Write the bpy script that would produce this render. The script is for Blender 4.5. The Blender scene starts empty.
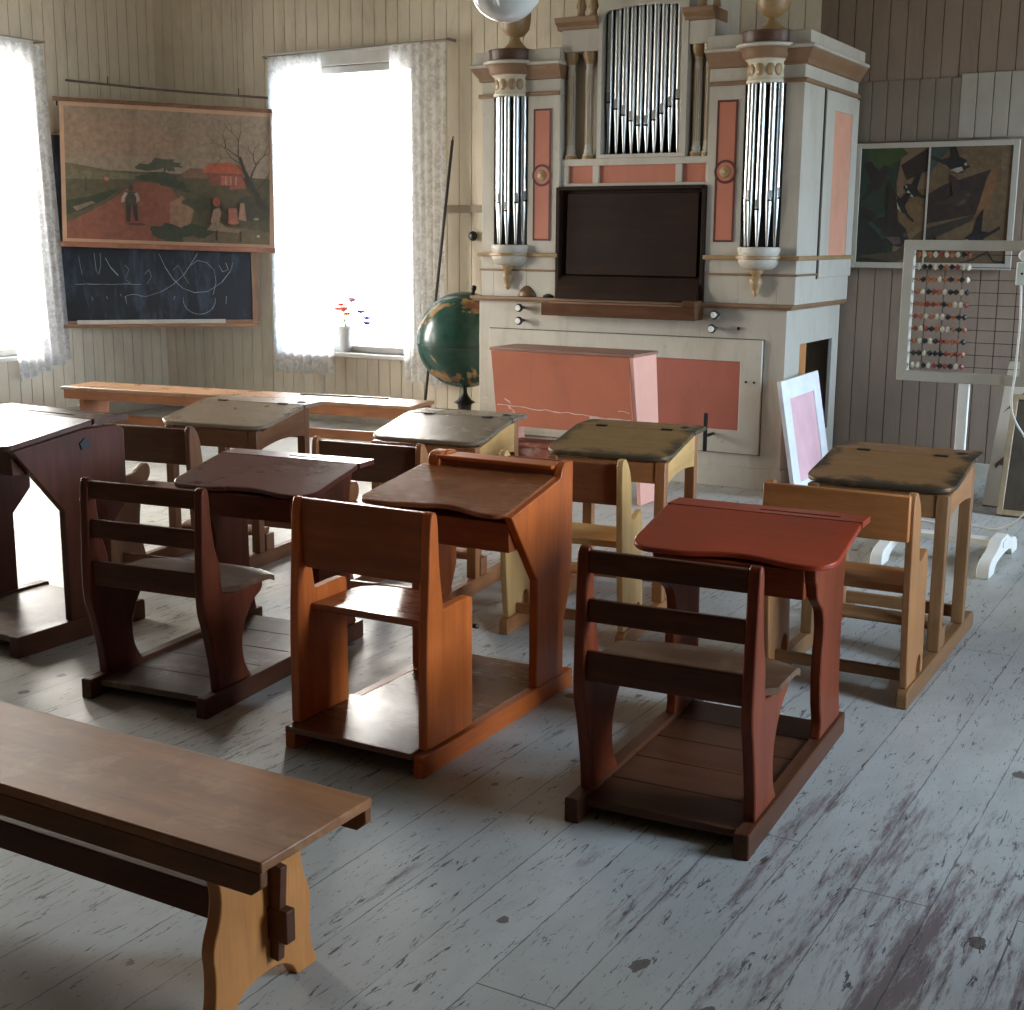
import bpy, bmesh, math, random
from mathutils import Vector, Matrix
random.seed(7)
C = bpy.context.scene.collection
S = bpy.context.scene
PI = math.pi

# ---------------------------------------------------------------- camera
cam_d = bpy.data.cameras.new('camera')
cam = bpy.data.objects.new('camera', cam_d); C.objects.link(cam)
YAW, PIT, ROL, FPX = 0.52409814, 0.19773934, 0.00667058, 1331.5
f_ = Vector((-math.sin(YAW)*math.cos(PIT), math.cos(YAW)*math.cos(PIT), -math.sin(PIT)))
r0 = Vector((math.cos(YAW), math.sin(YAW), 0)); u0 = r0.cross(f_)
r_ = r0*math.cos(ROL)+u0*math.sin(ROL); u_ = -r0*math.sin(ROL)+u0*math.cos(ROL)
cam.matrix_world = Matrix(((r_.x, u_.x, -f_.x, 0), (r_.y, u_.y, -f_.y, 0), (r_.z, u_.z, -f_.z, 1.6), (0, 0, 0, 1)))
cam_d.sensor_fit = 'HORIZONTAL'; cam_d.sensor_width = 36
cam_d.lens = 36*FPX/1024; cam_d.clip_start = 0.02; cam_d.clip_end = 200
S.camera = cam

# ---------------------------------------------------------------- world, light, exposure
w = bpy.data.worlds.new('overcast'); S.world = w; w.use_nodes = True
bgn = w.node_tree.nodes['Background']
# overcast sky: warmer towards the sun side (left of the room), bluish on the shady side, darker ground below the horizon
_wt = w.node_tree; _tc = _wt.nodes.new('ShaderNodeTexCoord'); _sx = _wt.nodes.new('ShaderNodeSeparateXYZ'); _wt.links.new(_tc.outputs['Generated'], _sx.inputs[0])
def _wr(sock, a, b):
    n = _wt.nodes.new('ShaderNodeMapRange'); n.inputs[1].default_value = a; n.inputs[2].default_value = b; _wt.links.new(sock, n.inputs[0]); return n.outputs[0]
def _wm(fac, ca, cb):
    n = _wt.nodes.new('ShaderNodeMix'); n.data_type = 'RGBA'; _wt.links.new(fac, n.inputs[0])
    for i, c in ((6, ca), (7, cb)):
        if isinstance(c, tuple): n.inputs[i].default_value = (*c, 1)
        else: _wt.links.new(c, n.inputs[i])
    return n.outputs[2]
_sky = _wm(_wr(_sx.outputs[0], -.35, .55), (1.28, 1.22, 1.12), (.64, .84, 1.08))
_gnd = _wm(_wr(_sx.outputs[0], -.35, .55), (.48, .47, .44), (.34, .38, .40))
_wt.links.new(_wm(_wr(_sx.outputs[2], -.06, .02), _gnd, _sky), bgn.inputs['Color'])
bgn.inputs['Strength'].default_value = 27.0
S.view_settings.view_transform = 'Standard'; S.view_settings.look = 'None'
S.view_settings.gamma = 1; S.view_settings.use_curve_mapping = False
S.view_settings.exposure = 0.3
S.cycles.use_denoising = True
S.cycles.max_bounces = 10; S.cycles.diffuse_bounces = 5; S.cycles.transparent_max_bounces = 16
S.cycles.sample_clamp_indirect = 8
S.cycles.caustics_reflective = False; S.cycles.caustics_refractive = False

XL, XR, YB, YF, ZC = -9.25, 1.9, 9.4, -2.6, 4.3
# window openings: (wall, a0, a1, z0, z1)
WIN_BACK = [(-7.78, -6.40, 0.61, 3.02)]
WIN_LEFT = [(6.35, 7.86, 0.60, 3.05), (4.0, 5.4, 0.60, 3.05)]
WIN_RIGHT = [(3.4, 4.6, 0.60, 3.05), (7.3, 8.8, 0.60, 3.05)]
def portal(loc, rot, sx, sy):
    d = bpy.data.lights.new('window_daylight', 'AREA'); d.shape = 'RECTANGLE'; d.size = sx; d.size_y = sy
    d.cycles.is_portal = True
    o = bpy.data.objects.new('window_daylight', d); C.objects.link(o); o.location = loc; o.rotation_euler = rot
for a, b, z0, z1 in WIN_BACK: portal(((a+b)/2, YB+.22, (z0+z1)/2), (-PI/2, 0, 0), b-a, z1-z0)
for a, b, z0, z1 in WIN_LEFT: portal((XL-.22, (a+b)/2, (z0+z1)/2), (0, -PI/2, 0), z1-z0, b-a)
for a, b, z0, z1 in WIN_RIGHT: portal((XR+.22, (a+b)/2, (z0+z1)/2), (0, PI/2, 0), z1-z0, b-a)

# ---------------------------------------------------------------- materials
def newmat(name):
    m = bpy.data.materials.new(name); m.use_nodes = True
    nt = m.node_tree; return m, nt, nt.nodes['Principled BSDF']
def N(nt, t, ins=None, **kw):
    n = nt.nodes.new('ShaderNode'+t)
    for k, v in kw.items(): setattr(n, k, v)
    for k, v in (ins or {}).items():
        s = n.inputs[k]
        if isinstance(v, bpy.types.NodeSocket): nt.links.new(v, s)
        else: s.default_value = v
    return n
def M_(nt, op, a, b=None, c=None, clamp=False):
    ins = {0: a}
    if b is not None: ins[1] = b
    if c is not None: ins[2] = c
    return N(nt, 'Math', ins, operation=op, use_clamp=clamp).outputs[0]
def mixc(nt, fac, a, b, bt='MIX'):
    n = N(nt, 'Mix', data_type='RGBA', blend_type=bt)
    for i, v in ((0, fac), (6, a), (7, b)):
        if isinstance(v, bpy.types.NodeSocket): nt.links.new(v, n.inputs[i])
        else: n.inputs[i].default_value = (*v, 1) if isinstance(v, tuple) and len(v) == 3 else v
    return n.outputs[2]
def ramp(nt, fac, stops):
    n = N(nt, 'ValToRGB', {0: fac}); cr = n.color_ramp
    while len(cr.elements) < len(stops): cr.elements.new(.5)
    for e, (p, c) in zip(cr.elements, stops):
        e.position = p; e.color = (*c, 1) if len(c) == 3 else c
    return n.outputs[0]
def rng(nt, v, a, b, c=0., d=1.):
    return N(nt, 'MapRange', {0: v, 1: a, 2: b, 3: c, 4: d}).outputs[0]
def coords(nt, scale=(1, 1, 1), loc=(0, 0, 0)):
    tc = N(nt, 'TexCoord')
    return N(nt, 'Mapping', {0: tc.outputs['Object'], 1: loc, 3: scale}).outputs[0]
def noise(nt, vec, scale, detail=4, rough=.55, dist=0):
    return N(nt, 'TexNoise', {'Vector': vec, 'Scale': scale, 'Detail': detail, 'Roughness': rough, 'Distortion': dist}).outputs[0]
def bump(nt, bs, h, strength=.3, dist=.002):
    b = N(nt, 'Bump', {'Strength': strength, 'Distance': dist, 'Height': h})
    nt.links.new(b.outputs[0], bs.inputs['Normal'])
def lk(nt, v, bs, name):
    if isinstance(v, bpy.types.NodeSocket): nt.links.new(v, bs.inputs[name])
    else: bs.inputs[name].default_value = (*v, 1) if isinstance(v, tuple) and len(v) == 3 else v

_cache = {}
def wood(name, c1, c2, axis='x', rough=.35, wear=None, wearamt=.5, seed=0., tex=1.):
    key = (name, axis)
    if key in _cache: return _cache[key]
    m, nt, bs = newmat(name+'_'+axis)
    sc = {'x': (1.2, 14, 14), 'y': (14, 1.2, 14), 'z': (14, 14, 1.2)}[axis]
    v = coords(nt, sc, (seed, seed*.7, seed*1.3))
    n1 = noise(nt, v, 1.6*tex, 5, .6, .6)
    v2 = coords(nt, tuple(s*3.2 for s in sc), (seed, 0, 0))
    n2 = noise(nt, v2, 2.4*tex, 4, .65, .2)
    n3 = noise(nt, coords(nt, (1, 1, 1), (seed, seed, 0)), 3.2, 4, .6)
    f = M_(nt, 'ADD', M_(nt, 'MULTIPLY', n1, .65), M_(nt, 'MULTIPLY', n2, .35))
    col = ramp(nt, f, [(.30, c2), (.5, tuple((a+b)/2 for a, b in zip(c1, c2))), (.68, c1)])
    dk = rng(nt, n3, .35, .7, .78, 1.08)
    col = mixc(nt, 1.0, col, N(nt, 'CombineColor', {0: dk, 1: dk, 2: dk}).outputs[0], 'MULTIPLY')
    if wear:
        nw = noise(nt, coords(nt, (1, 1, 1), (seed*2, 3, 1)), 7, 6, .7, .4)
        fw = rng(nt, nw, .52, .64, 0, wearamt)
        col = mixc(nt, fw, col, wear)
    lk(nt, col, bs, 'Base Color')
    lk(nt, rng(nt, M_(nt, 'ADD', M_(nt, 'MULTIPLY', n3, .6), M_(nt, 'MULTIPLY', n2, .4)), .3, .7, rough-.06, rough+.12), bs, 'Roughness')
    bump(nt, bs, f, .25, .0015)
    bs.inputs['Specular IOR Level'].default_value = .12 if 'console' in name else (.5 if max(c1) > .3 or rough < .28 else .24)
    _cache[key] = m; return m

def paint(name, col, rough=.5, dirt=None, damt=.4, var=.1, scale=5., bmp=.15, chip=None):
    if name in _cache: return _cache[name]
    m, nt, bs = newmat(name)
    v = coords(nt)
    n1 = noise(nt, v, scale, 6, .65, .3)
    d = rng(nt, n1, .3, .7, 1-var, 1+var)
    c = mixc(nt, 1., col, N(nt, 'CombineColor', {0: d, 1: d, 2: d}).outputs[0], 'MULTIPLY')
    if dirt:
        n2 = noise(nt, coords(nt, (1.5, 1.5, .35), (4, 1, 2)), 4, 6, .7, .5)
        c = mixc(nt, rng(nt, n2, .5, .72, 0, damt), c, dirt)
    if chip:
        n4 = noise(nt, coords(nt, (1, 1, 1), (9, 4, 2)), 22, 5, .7, .3)
        c = mixc(nt, rng(nt, n4, .66, .68, 0, .85), c, chip)
    lk(nt, c, bs, 'Base Color'); lk(nt, rough, bs, 'Roughness')
    if bmp: bump(nt, bs, n1, bmp, .003)
    _cache[name] = m; return m

def flat(name, col, rough=.6, metal=0.):
    if name in _cache: return _cache[name]
    m, nt, bs = newmat(name)
    n1 = noise(nt, coords(nt), 12, 4, .6)
    d = rng(nt, n1, .3, .7, .9, 1.08)
    lk(nt, mixc(nt, 1., col, N(nt, 'CombineColor', {0: d, 1: d, 2: d}).outputs[0], 'MULTIPLY'), bs, 'Base Color')
    bs.inputs['Roughness'].default_value = rough; bs.inputs['Metallic'].default_value = metal
    _cache[name] = m; return m

def floor_mat():
    m, nt, bs = newmat('painted_floorboards')
    tc = N(nt, 'TexCoord'); P = tc.outputs['Object']
    sp = N(nt, 'SeparateXYZ', {0: P}); X, Y = sp.outputs[0], sp.outputs[1]
    W = .195
    jit = M_(nt, 'MULTIPLY', M_(nt, 'SUBTRACT', noise(nt, coords(nt, (2, 5, 1)), 3, 4, .7), .5), .010)
    xs = M_(nt, 'DIVIDE', M_(nt, 'ADD', M_(nt, 'ADD', X, jit), 20.11), W)
    bi = M_(nt, 'FLOOR', xs); fr = M_(nt, 'FRACT', xs)
    rnd = N(nt, 'TexWhiteNoise', {'W': bi}, noise_dimensions='1D').outputs[0]
    edge = M_(nt, 'MINIMUM', fr, M_(nt, 'SUBTRACT', 1., fr))
    wob = noise(nt, coords(nt, (6, 3, 1)), 3, 4, .6)
    seamw = rng(nt, wob, .35, .7, .002, .017)
    seam = M_(nt, 'LESS_THAN', edge, seamw)
    # butt joints every 3.4 m, offset per board
    ys = M_(nt, 'DIVIDE', M_(nt, 'ADD', Y, M_(nt, 'MULTIPLY', rnd, 3.4)), 3.4)
    fy = M_(nt, 'FRACT', ys)
    joint = M_(nt, 'LESS_THAN', fy, .0014)
    line = M_(nt, 'MAXIMUM', seam, joint)
    # cracked paint: short slivers along the boards
    vc = coords(nt, (60, 9, 1))
    nc = noise(nt, vc, 1.0, 5, .72, .9)
    big = noise(nt, coords(nt, (1, .7, 1)), 1.6, 4, .6, .3)
    thr = rng(nt, big, .35, .7, .36, .425)
    crack = M_(nt, 'LESS_THAN', nc, thr)
    nc2 = noise(nt, coords(nt, (95, 22, 1), (8, 2, 0)), 1.0, 4, .7, 1.4)
    fine = rng(nt, nc2, .335, .375, .75, 0)
    vd = coords(nt, (26, 16, 1), (3, 7, 0))
    chip = M_(nt, 'GREATER_THAN', noise(nt, vd, 1.0, 5, .7, .5), .715)
    # spots (knots)
    vo = N(nt, 'TexVoronoi', {'Vector': coords(nt, (3.4, 2.4, 1), (.37, .2, 0)), 'Scale': 1.25, 'Randomness': 1.0})
    wv = noise(nt, coords(nt, (1, 1, 1)), 26, 3, .6)
    spot = M_(nt, 'LESS_THAN', M_(nt, 'ADD', vo.outputs[0], M_(nt, 'MULTIPLY', M_(nt, 'SUBTRACT', wv, .5), .16)), .085)
    # worn lanes where paint is gone, purple brown
    vw = coords(nt, (10, 1.1, 1), (1.7, 0.4, 0))
    nw = noise(nt, vw, 1.0, 10, .80, .25)
    # more wear near the aisle on the right of the desks
    da = M_(nt, 'ADD', M_(nt, 'MULTIPLY', M_(nt, 'ADD', X, .55), M_(nt, 'ADD', X, .55)), M_(nt, 'MULTIPLY', M_(nt, 'MULTIPLY', M_(nt, 'SUBTRACT', Y, 2.9), M_(nt, 'SUBTRACT', Y, 2.9)), .35))
    aisle = rng(nt, da, 0, .5, .12, 0)
    worn = rng(nt, M_(nt, 'ADD', nw, aisle), .585, .67, 0, .85)
    tint = N(nt, 'TexWhiteNoise', {'W': M_(nt, 'ADD', bi, 51.)}, noise_dimensions='1D').outputs[0]
    base = mixc(nt, tint, (.39, .385, .35), (.46, .455, .425))
    n0 = noise(nt, coords(nt, (3, 1.2, 1)), 2.5, 5, .65, .3)
    base = mixc(nt, rng(nt, n0, .4, .7, 0, .55), base, (.31, .305, .27))
    base = mixc(nt, worn, base, (.13, .085, .085))
    base = mixc(nt, fine, base, (.10, .08, .07))
    base = mixc(nt, M_(nt, 'MULTIPLY', chip, .7), base, (.13, .09, .085))
    base = mixc(nt, M_(nt, 'MULTIPLY', crack, .85), base, (.025, .018, .016))
    base = mixc(nt, M_(nt, 'MULTIPLY', spot, .8), base, (.05, .028, .022))
    base = mixc(nt, M_(nt, 'MULTIPLY', line, .72), base, (.035, .03, .03))
    white = M_(nt, 'GREATER_THAN', noise(nt, coords(nt, (1, 1, 1), (5, 5, 0)), 30, 3, .6), .775)
    base = mixc(nt, M_(nt, 'MULTIPLY', white, .6), base, (.6, .6, .58))
    lk(nt, base, bs, 'Base Color')
    lk(nt, rng(nt, noise(nt, coords(nt, (2, 1, 1)), 4, 5, .6), .3, .7, .36, .56), bs, 'Roughness')
    h = M_(nt, 'SUBTRACT', M_(nt, 'MULTIPLY', n0, .3), M_(nt, 'ADD', M_(nt, 'MULTIPLY', line, 1.), M_(nt, 'ADD', M_(nt, 'MULTIPLY', crack, .5), M_(nt, 'MULTIPLY', worn, .25))))
    bump(nt, bs, h, .5, .003)
    return m

def top_mat(name, mid, edge, sx=.31, sy=.25, cy=.8, rough=.3, axis='x', amt=.9):
    """desk top whose varnish is worn: dark grimy rim, paler middle (a mark of the object itself)"""
    m, nt, bs = newmat(name)
    v = coords(nt, (1.5, 16, 16))
    g = M_(nt, 'ADD', M_(nt, 'MULTIPLY', noise(nt, v, 1.5, 5, .6, .5), .6), M_(nt, 'MULTIPLY', noise(nt, coords(nt, (6, 50, 50)), 2, 4, .6), .4))
    tc = N(nt, 'TexCoord'); sp = N(nt, 'SeparateXYZ', {0: tc.outputs['Object']})
    ax = M_(nt, 'DIVIDE', M_(nt, 'ABSOLUTE', sp.outputs[0]), sx)
    ay = M_(nt, 'DIVIDE', M_(nt, 'SUBTRACT', cy, sp.outputs[1]), sy)
    e = M_(nt, 'MAXIMUM', ax, ay)
    nz = noise(nt, coords(nt), 9, 5, .65, .4)
    e = M_(nt, 'ADD', e, M_(nt, 'MULTIPLY', M_(nt, 'SUBTRACT', nz, .5), .7))
    d = rng(nt, g, .3, .7, .75, 1.15)
    c = mixc(nt, rng(nt, e, .74, .88, 0, amt), mid, edge)
    c = mixc(nt, 1., c, N(nt, 'CombineColor', {0: d, 1: d, 2: d}).outputs[0], 'MULTIPLY')
    lk(nt, c, bs, 'Base Color')
    lk(nt, rng(nt, nz, .3, .7, rough-.05, rough+.12), bs, 'Roughness')
    bump(nt, bs, g, .2, .0015)
    bs.inputs['Specular IOR Level'].default_value = .4
    return m

# ---------------------------------------------------------------- mesh helpers
class MB:
    def __init__(s): s.v = []; s.f = []; s.m = []
    def add(s, vs, fs, mi=0, T=None):
        b = len(s.v)
        for p in vs:
            p = Vector(p); s.v.append(tuple(T @ p) if T else tuple(p))
        for f in fs: s.f.append([b+i for i in f]); s.m.append(mi)
        return s
    def box(s, x0, x1, y0, y1, z0, z1, mi=0, T=None):
        vs = [(x0, y0, z0), (x1, y0, z0), (x1, y1, z0), (x0, y1, z0), (x0, y0, z1), (x1, y0, z1), (x1, y1, z1), (x0, y1, z1)]
        return s.add(vs, [(0, 3, 2, 1), (4, 5, 6, 7), (0, 1, 5, 4), (1, 2, 6, 5), (2, 3, 7, 6), (3, 0, 4, 7)], mi, T)
    def prism(s, poly, axis, a, b, mi=0, T=None):
        """polygon in the plane normal to axis; coords: x->(y,z), y->(x,z), z->(x,y)"""
        def P(p, t):
            return {'x': (t, p[0], p[1]), 'y': (p[0], t, p[1]), 'z': (p[0], p[1], t)}[axis]
        n = len(poly)
        vs = [P(p, a) for p in poly]+[P(p, b) for p in poly]
        fs = [tuple(range(n))[::-1], tuple(range(n, 2*n))]+[(i, (i+1) % n, n+(i+1) % n, n+i) for i in range(n)]
        return s.add(vs, fs, mi, T)
    def tube(s, path, r, seg=8, mi=0, caps=True, T=None):
        path = [Vector(p) for p in path]; n = len(path)
        rs = r if isinstance(r, (list, tuple)) else [r]*n
        vs = []; fs = []
        up = Vector((0, 0, 1))
        t0 = (path[1]-path[0]).normalized()
        if abs(t0.dot(up)) > .9: up = Vector((1, 0, 0))
        a = t0.cross(up).normalized()
        for i, p in enumerate(path):
            t = (path[min(i+1, n-1)]-path[max(i-1, 0)]).normalized()
            a = (a - t*a.dot(t)).normalized(); b = t.cross(a)
            for k in range(seg):
                an = 2*PI*k/seg; vs.append(tuple(p+(a*math.cos(an)+b*math.sin(an))*rs[i]))
        for i in range(n-1):
            for k in range(seg):
                k2 = (k+1) % seg
                fs.append((i*seg+k, i*seg+k2, (i+1)*seg+k2, (i+1)*seg+k))
        if caps: fs += [tuple(range(seg))[::-1], tuple(range((n-1)*seg, n*seg))]
        return s.add(vs, fs, mi, T)
    def lathe(s, prof, c=(0, 0, 0), seg=24, a0=0., a1=2*PI, mi=0, T=None, mis=None):
        """prof: (r,z) list, around z; partial sweeps stay open at the back"""
        full = abs(a1-a0-2*PI) < 1e-6; nn = seg if full else seg+1
        vs = []; 
        for r, z in prof:
            for k in range(nn):
                an = a0+(a1-a0)*k/seg; vs.append((c[0]+r*math.cos(an), c[1]+r*math.sin(an), c[2]+z))
        for i in range(len(prof)-1):
            fs = []
            for k in range(seg):
                k2 = (k+1) % nn
                fs.append((i*nn+k, i*nn+k2, (i+1)*nn+k2, (i+1)*nn+k))
            b = len(s.v)
            for f in fs: s.f.append([b+j for j in f]); s.m.append(mis[i] if mis else mi)
        for p in vs: s.v.append(tuple(T @ Vector(p)) if T else p)
        return s
    def ring(s, inner, x0, x1, z0, z1, ya, yb, mi=0, swap=False):
        """plate in x-z with a hole (inner: list of (x,z) ccw), between ya and yb. swap: plate in y-z at x=ya..yb"""
        cx = sum(p[0] for p in inner)/len(inner); cz = sum(p[1] for p in inner)/len(inner)
        outer = []
        corners = [(x0, z0), (x1, z0), (x1, z1), (x0, z1)]
        inn = []
        def proj(p):
            dx, dz = p[0]-cx, p[1]-cz; t = 1e9
            if dx > 1e-9: t = min(t, (x1-cx)/dx)
            if dx < -1e-9: t = min(t, (x0-cx)/dx)
            if dz > 1e-9: t = min(t, (z1-cz)/dz)
            if dz < -1e-9: t = min(t, (z0-cz)/dz)
            return (cx+dx*t, cz+dz*t)
        A = lambda p: math.atan2(p[1]-cz, p[0]-cx)
        items = [(A(p), p, proj(p)) for p in inner]
        # add corners: intersect inner outline along the corner direction
        n = len(inner)
        for c in corners:
            ac = A(c); best = None
            for i in range(n):
                p, q = inner[i], inner[(i+1) % n]
                d = (c[0]-cx, c[1]-cz); e = (q[0]-p[0], q[1]-p[1])
                den = d[0]*e[1]-d[1]*e[0]
                if abs(den) < 1e-12: continue
                t = ((p[0]-cx)*e[1]-(p[1]-cz)*e[0])/den
                u = ((p[0]-cx)*d[1]-(p[1]-cz)*d[0])/den
                if t > 0 and -1e-9 <= u <= 1+1e-9: best = (cx+d[0]*t, cz+d[1]*t)
            if best: items.append((ac, best, c))
        items.sort(key=lambda t: t[0]); k = len(items)
        P = (lambda p, y: (y, p[0], p[1])) if swap else (lambda p, y: (p[0], y, p[1]))
        vs = []
        for _, a, b in items: vs += [P(a, ya), P(b, ya), P(a, yb), P(b, yb)]
        fs = []
        for i in range(k):
            j = (i+1) % k; a, b = 4*i, 4*j
            fs += [(a, a+1, b+1, b), (a+2, b+2, b+3, a+3), (a, b, b+2, a+2), (a+1, a+3, b+3, b+1)]
        return s.add(vs, fs, mi)

def obj(name, mb, mats, parent=None, smooth=None, bevel=0., label=None, seg=2):
    me = bpy.data.meshes.new(name); me.from_pydata(mb.v, [], mb.f); me.update()
    mats = mats if isinstance(mats, (list, tuple)) else [mats]
    for m in mats: me.materials.append(m)
    me.polygons.foreach_set('material_index', mb.m)
    bm = bmesh.new(); bm.from_mesh(me)
    bmesh.ops.recalc_face_normals(bm, faces=bm.faces); bm.to_mesh(me); bm.free()
    o = bpy.data.objects.new(name, me); C.objects.link(o)
    if bevel:
        md = o.modifiers.new('bevel', 'BEVEL'); md.width = bevel; md.segments = seg; md.limit_method = 'ANGLE'; md.angle_limit = math.radians(40)
    if smooth is not None or bevel:
        me.shade_smooth(); me.set_sharp_from_angle(angle=math.radians(smooth if smooth is not None else 35))
    if parent: o.parent = parent
    if label: o['label'] = label
    return o
def tag(o, label, cat, group=None, kind=None):
    o['label'] = label; o['category'] = cat
    if group: o['group'] = group
    if kind: o['kind'] = kind
    return o
def thing(name, label, cat, loc=(0, 0, 0), rz=0., group=None):
    o = bpy.data.objects.new(name, None); C.objects.link(o); o.empty_display_size = .1
    o.location = loc; o.rotation_euler = (0, 0, rz)
    return tag(o, label, cat, group)
def struct(name, mb, mat, label=None, **k):
    o = obj(name, mb, mat, **k); o['kind'] = 'structure'
    if label: o['label'] = label
    return o
def copy_tree(o, parent=None):
    c = o.copy(); C.objects.link(c)
    if parent: c.parent = parent
    for ch in list(o.children): copy_tree(ch, c)
    return c
def arc(cx, cy, r, a0, a1, n=6):
    return [(cx+r*math.cos(math.radians(a0+(a1-a0)*i/n)), cy+r*math.sin(math.radians(a0+(a1-a0)*i/n))) for i in range(n+1)]
def smoothpoly(pts, it=2):
    """Chaikin corner cutting on a closed outline; points given as (a,b,1) stay sharp"""
    P = [(p[0], p[1], len(p) > 2) for p in pts]
    for _ in range(it):
        Q = []; n = len(P)
        for i in range(n):
            p, a, b = P[i], P[i-1], P[(i+1) % n]
            if p[2]: Q.append(p)
            else:
                Q.append((p[0]*.75+a[0]*.25, p[1]*.75+a[1]*.25, False)); Q.append((p[0]*.75+b[0]*.25, p[1]*.75+b[1]*.25, False))
        P = Q
    return [(p[0], p[1]) for p in P]

# ---------------------------------------------------------------- room shell
wall_m = paint('cream_panelling', (.74, .655, .51), .55, (.46, .38, .28), .45, .08, 2.0, .1)
groove_m = flat('groove_dark_wood', (.16, .13, .10), .8)  # dark wood backing that shows in the gaps between the boards
ceil_m = paint('ceiling_paint', (.38, .34, .27), .7)
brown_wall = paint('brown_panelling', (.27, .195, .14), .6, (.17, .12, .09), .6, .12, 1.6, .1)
trim_m = paint('window_white', (.80, .80, .77), .4, (.6, .56, .48), .2)
struct('floor', MB().box(XL-.2, XR+.2, YF-.2, YB+.2, -.1, 0), floor_mat(), 'bluish grey painted plank floor, cracked and worn')
struct('ceiling', MB().box(XL-.2, XR+.2, YF-.2, YB+.2, ZC, ZC+.1), ceil_m)
def panel_wall(name, a0, a1, wins, P):
    """boards .118 wide with 7 mm gaps over a backing; P maps (a, depth, z) to world; depth 0 = room face"""
    mb = MB(); W = .118; a = a0
    def put(p0, p1, z0, z1, d0, d1, mi):
        if p1-p0 < 1e-4: return
        vs = [P(p0, d0, z0), P(p1, d0, z0), P(p1, d1, z0), P(p0, d1, z0), P(p0, d0, z1), P(p1, d0, z1), P(p1, d1, z1), P(p0, d1, z1)]
        mb.add(vs, [(0, 3, 2, 1), (4, 5, 6, 7), (0, 1, 5, 4), (1, 2, 6, 5), (2, 3, 7, 6), (3, 0, 4, 7)], mi)
    def clipped(p0, p1, d0, d1, mi):
        cuts = sorted({p0, p1} | {e for w_ in wins for e in w_[:2] if p0 < e < p1})
        for q0, q1 in zip(cuts, cuts[1:]):
            mid = (q0+q1)/2
            zs = [(0, ZC)]
            for (w0, w1, z0, z1) in wins:
                if w0 < mid < w1: zs = [(0, z0), (z1, ZC)]
            for z0, z1 in zs: put(q0, q1, z0, z1, d0, d1, mi)
    while a < a1:
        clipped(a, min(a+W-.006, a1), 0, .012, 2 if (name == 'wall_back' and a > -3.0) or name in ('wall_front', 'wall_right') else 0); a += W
    clipped(a0, a1, .012, .2, 1)
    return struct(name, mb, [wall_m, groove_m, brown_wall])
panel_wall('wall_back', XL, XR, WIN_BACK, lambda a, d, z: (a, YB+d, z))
panel_wall('wall_left', YF, YB, WIN_LEFT, lambda a, d, z: (XL-d, a, z))
panel_wall('wall_right', YF, YB, WIN_RIGHT, lambda a, d, z: (XR+d, a, z))
panel_wall('wall_front', XL, XR, [], lambda a, d, z: (a, YF-d, z))
bb = paint('baseboard_paint', (.46, .42, .34), .5)
struct('baseboard_back', MB().box(XL, XR, YB-.02, YB, 0, .11), bb, bevel=.003)
struct('baseboard_left', MB().box(XL, XL+.02, YF, YB-.02, 0, .11), bb, bevel=.003)
def boards(x0, x1, z0, z1, d, w_=.105):
    mb = MB(); x = x0
    while x < x1-.01: mb.box(x, min(x+w_-.006, x1), YB-d, YB, z0, z1); x += w_
    return mb
struct('trim_1', boards(-2.03, -1.2, 2.27, 2.68, .012), paint('patch_panel', (.36, .325, .26), .55), 'paler patch of boarding above the bird chart', bevel=.002)
struct('trim_2', MB().box(-6.09, -5.02, YB-.018, YB, 1.80, 1.86), paint('rail_paint', (.33, .26, .19), .55), 'brown wall rail between window and organ', bevel=.002)
struct('trim_3', boards(-2.72, -2.03, 2.26, 2.66, .010), paint('dark_patch', (.20, .165, .12), .6), 'darker boarding above the bird chart', bevel=.002)

glass_m, gnt, gbs = newmat('window_glass')
gbs.inputs['Base Color'].default_value = (1, 1, 1, 1)
tr = N(gnt, 'BsdfTransparent'); gl = N(gnt, 'BsdfGlossy', {'Roughness': .02}); fz = N(gnt, 'Fresnel', {'IOR': 1.45})
mx = N(gnt, 'MixShader', {0: fz.outputs[0], 1: tr.outputs[0], 2: gl.outputs[0]})
gnt.links.new(mx.outputs[0], gnt.nodes['Material Output'].inputs[0])
wn = [0]
def window(a0, a1, z0, z1, P, label=None, detail=True):
    """P maps (a, depth into the wall, z) to world"""
    wn[0] += 1
    def bx(mb, p0, p1, d0, d1, q0, q1):
        vs = [P(p0, d0, q0), P(p1, d0, q0), P(p1, d1, q0), P(p0, d1, q0), P(p0, d0, q1), P(p1, d0, q1), P(p1, d1, q1), P(p0, d1, q1)]
        mb.add(vs, [(0, 3, 2, 1), (4, 5, 6, 7), (0, 1, 5, 4), (1, 2, 6, 5), (2, 3, 7, 6), (3, 0, 4, 7)])
    mb = MB(); t = .055
    bx(mb, a0, a0+t, .08, .14, z0, z1); bx(mb, a1-t, a1, .08, .14, z0, z1)
    bx(mb, a0+t, a1-t, .08, .14, z0, z0+t); bx(mb, a0+t, a1-t, .08, .14, z1-t, z1)
    root = struct('window_%d' % wn[0], mb, trim_m, label)
    g = MB(); bx(g, a0+.02, a1-.02, .105, .111, z0+.02, z1-.02)
    obj('window_pane', g, glass_m, root)
    c = MB(); k = .10
    bx(c, a0-k, a0, -.022, 0, z0-.03, z1+k); bx(c, a1, a1+k, -.022, 0, z0-.03, z1+k)
    bx(c, a0-k, a1+k, -.03, 0, z1+k, z1+k+.03); bx(c, a0, a1, -.022, 0, z1, z1+k)
    obj('window_casing', c, trim_m, root, bevel=.003)
    s_ = MB(); bx(s_, a0-.02, a1+.02, -.07, .09, z0-.035, z0)
    obj('window_sill', s_, trim_m, root, bevel=.004)
    return root
window(*WIN_BACK[0], lambda a, d, z: (a, YB+d, z), 'tall overexposed window in the back wall')
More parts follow.
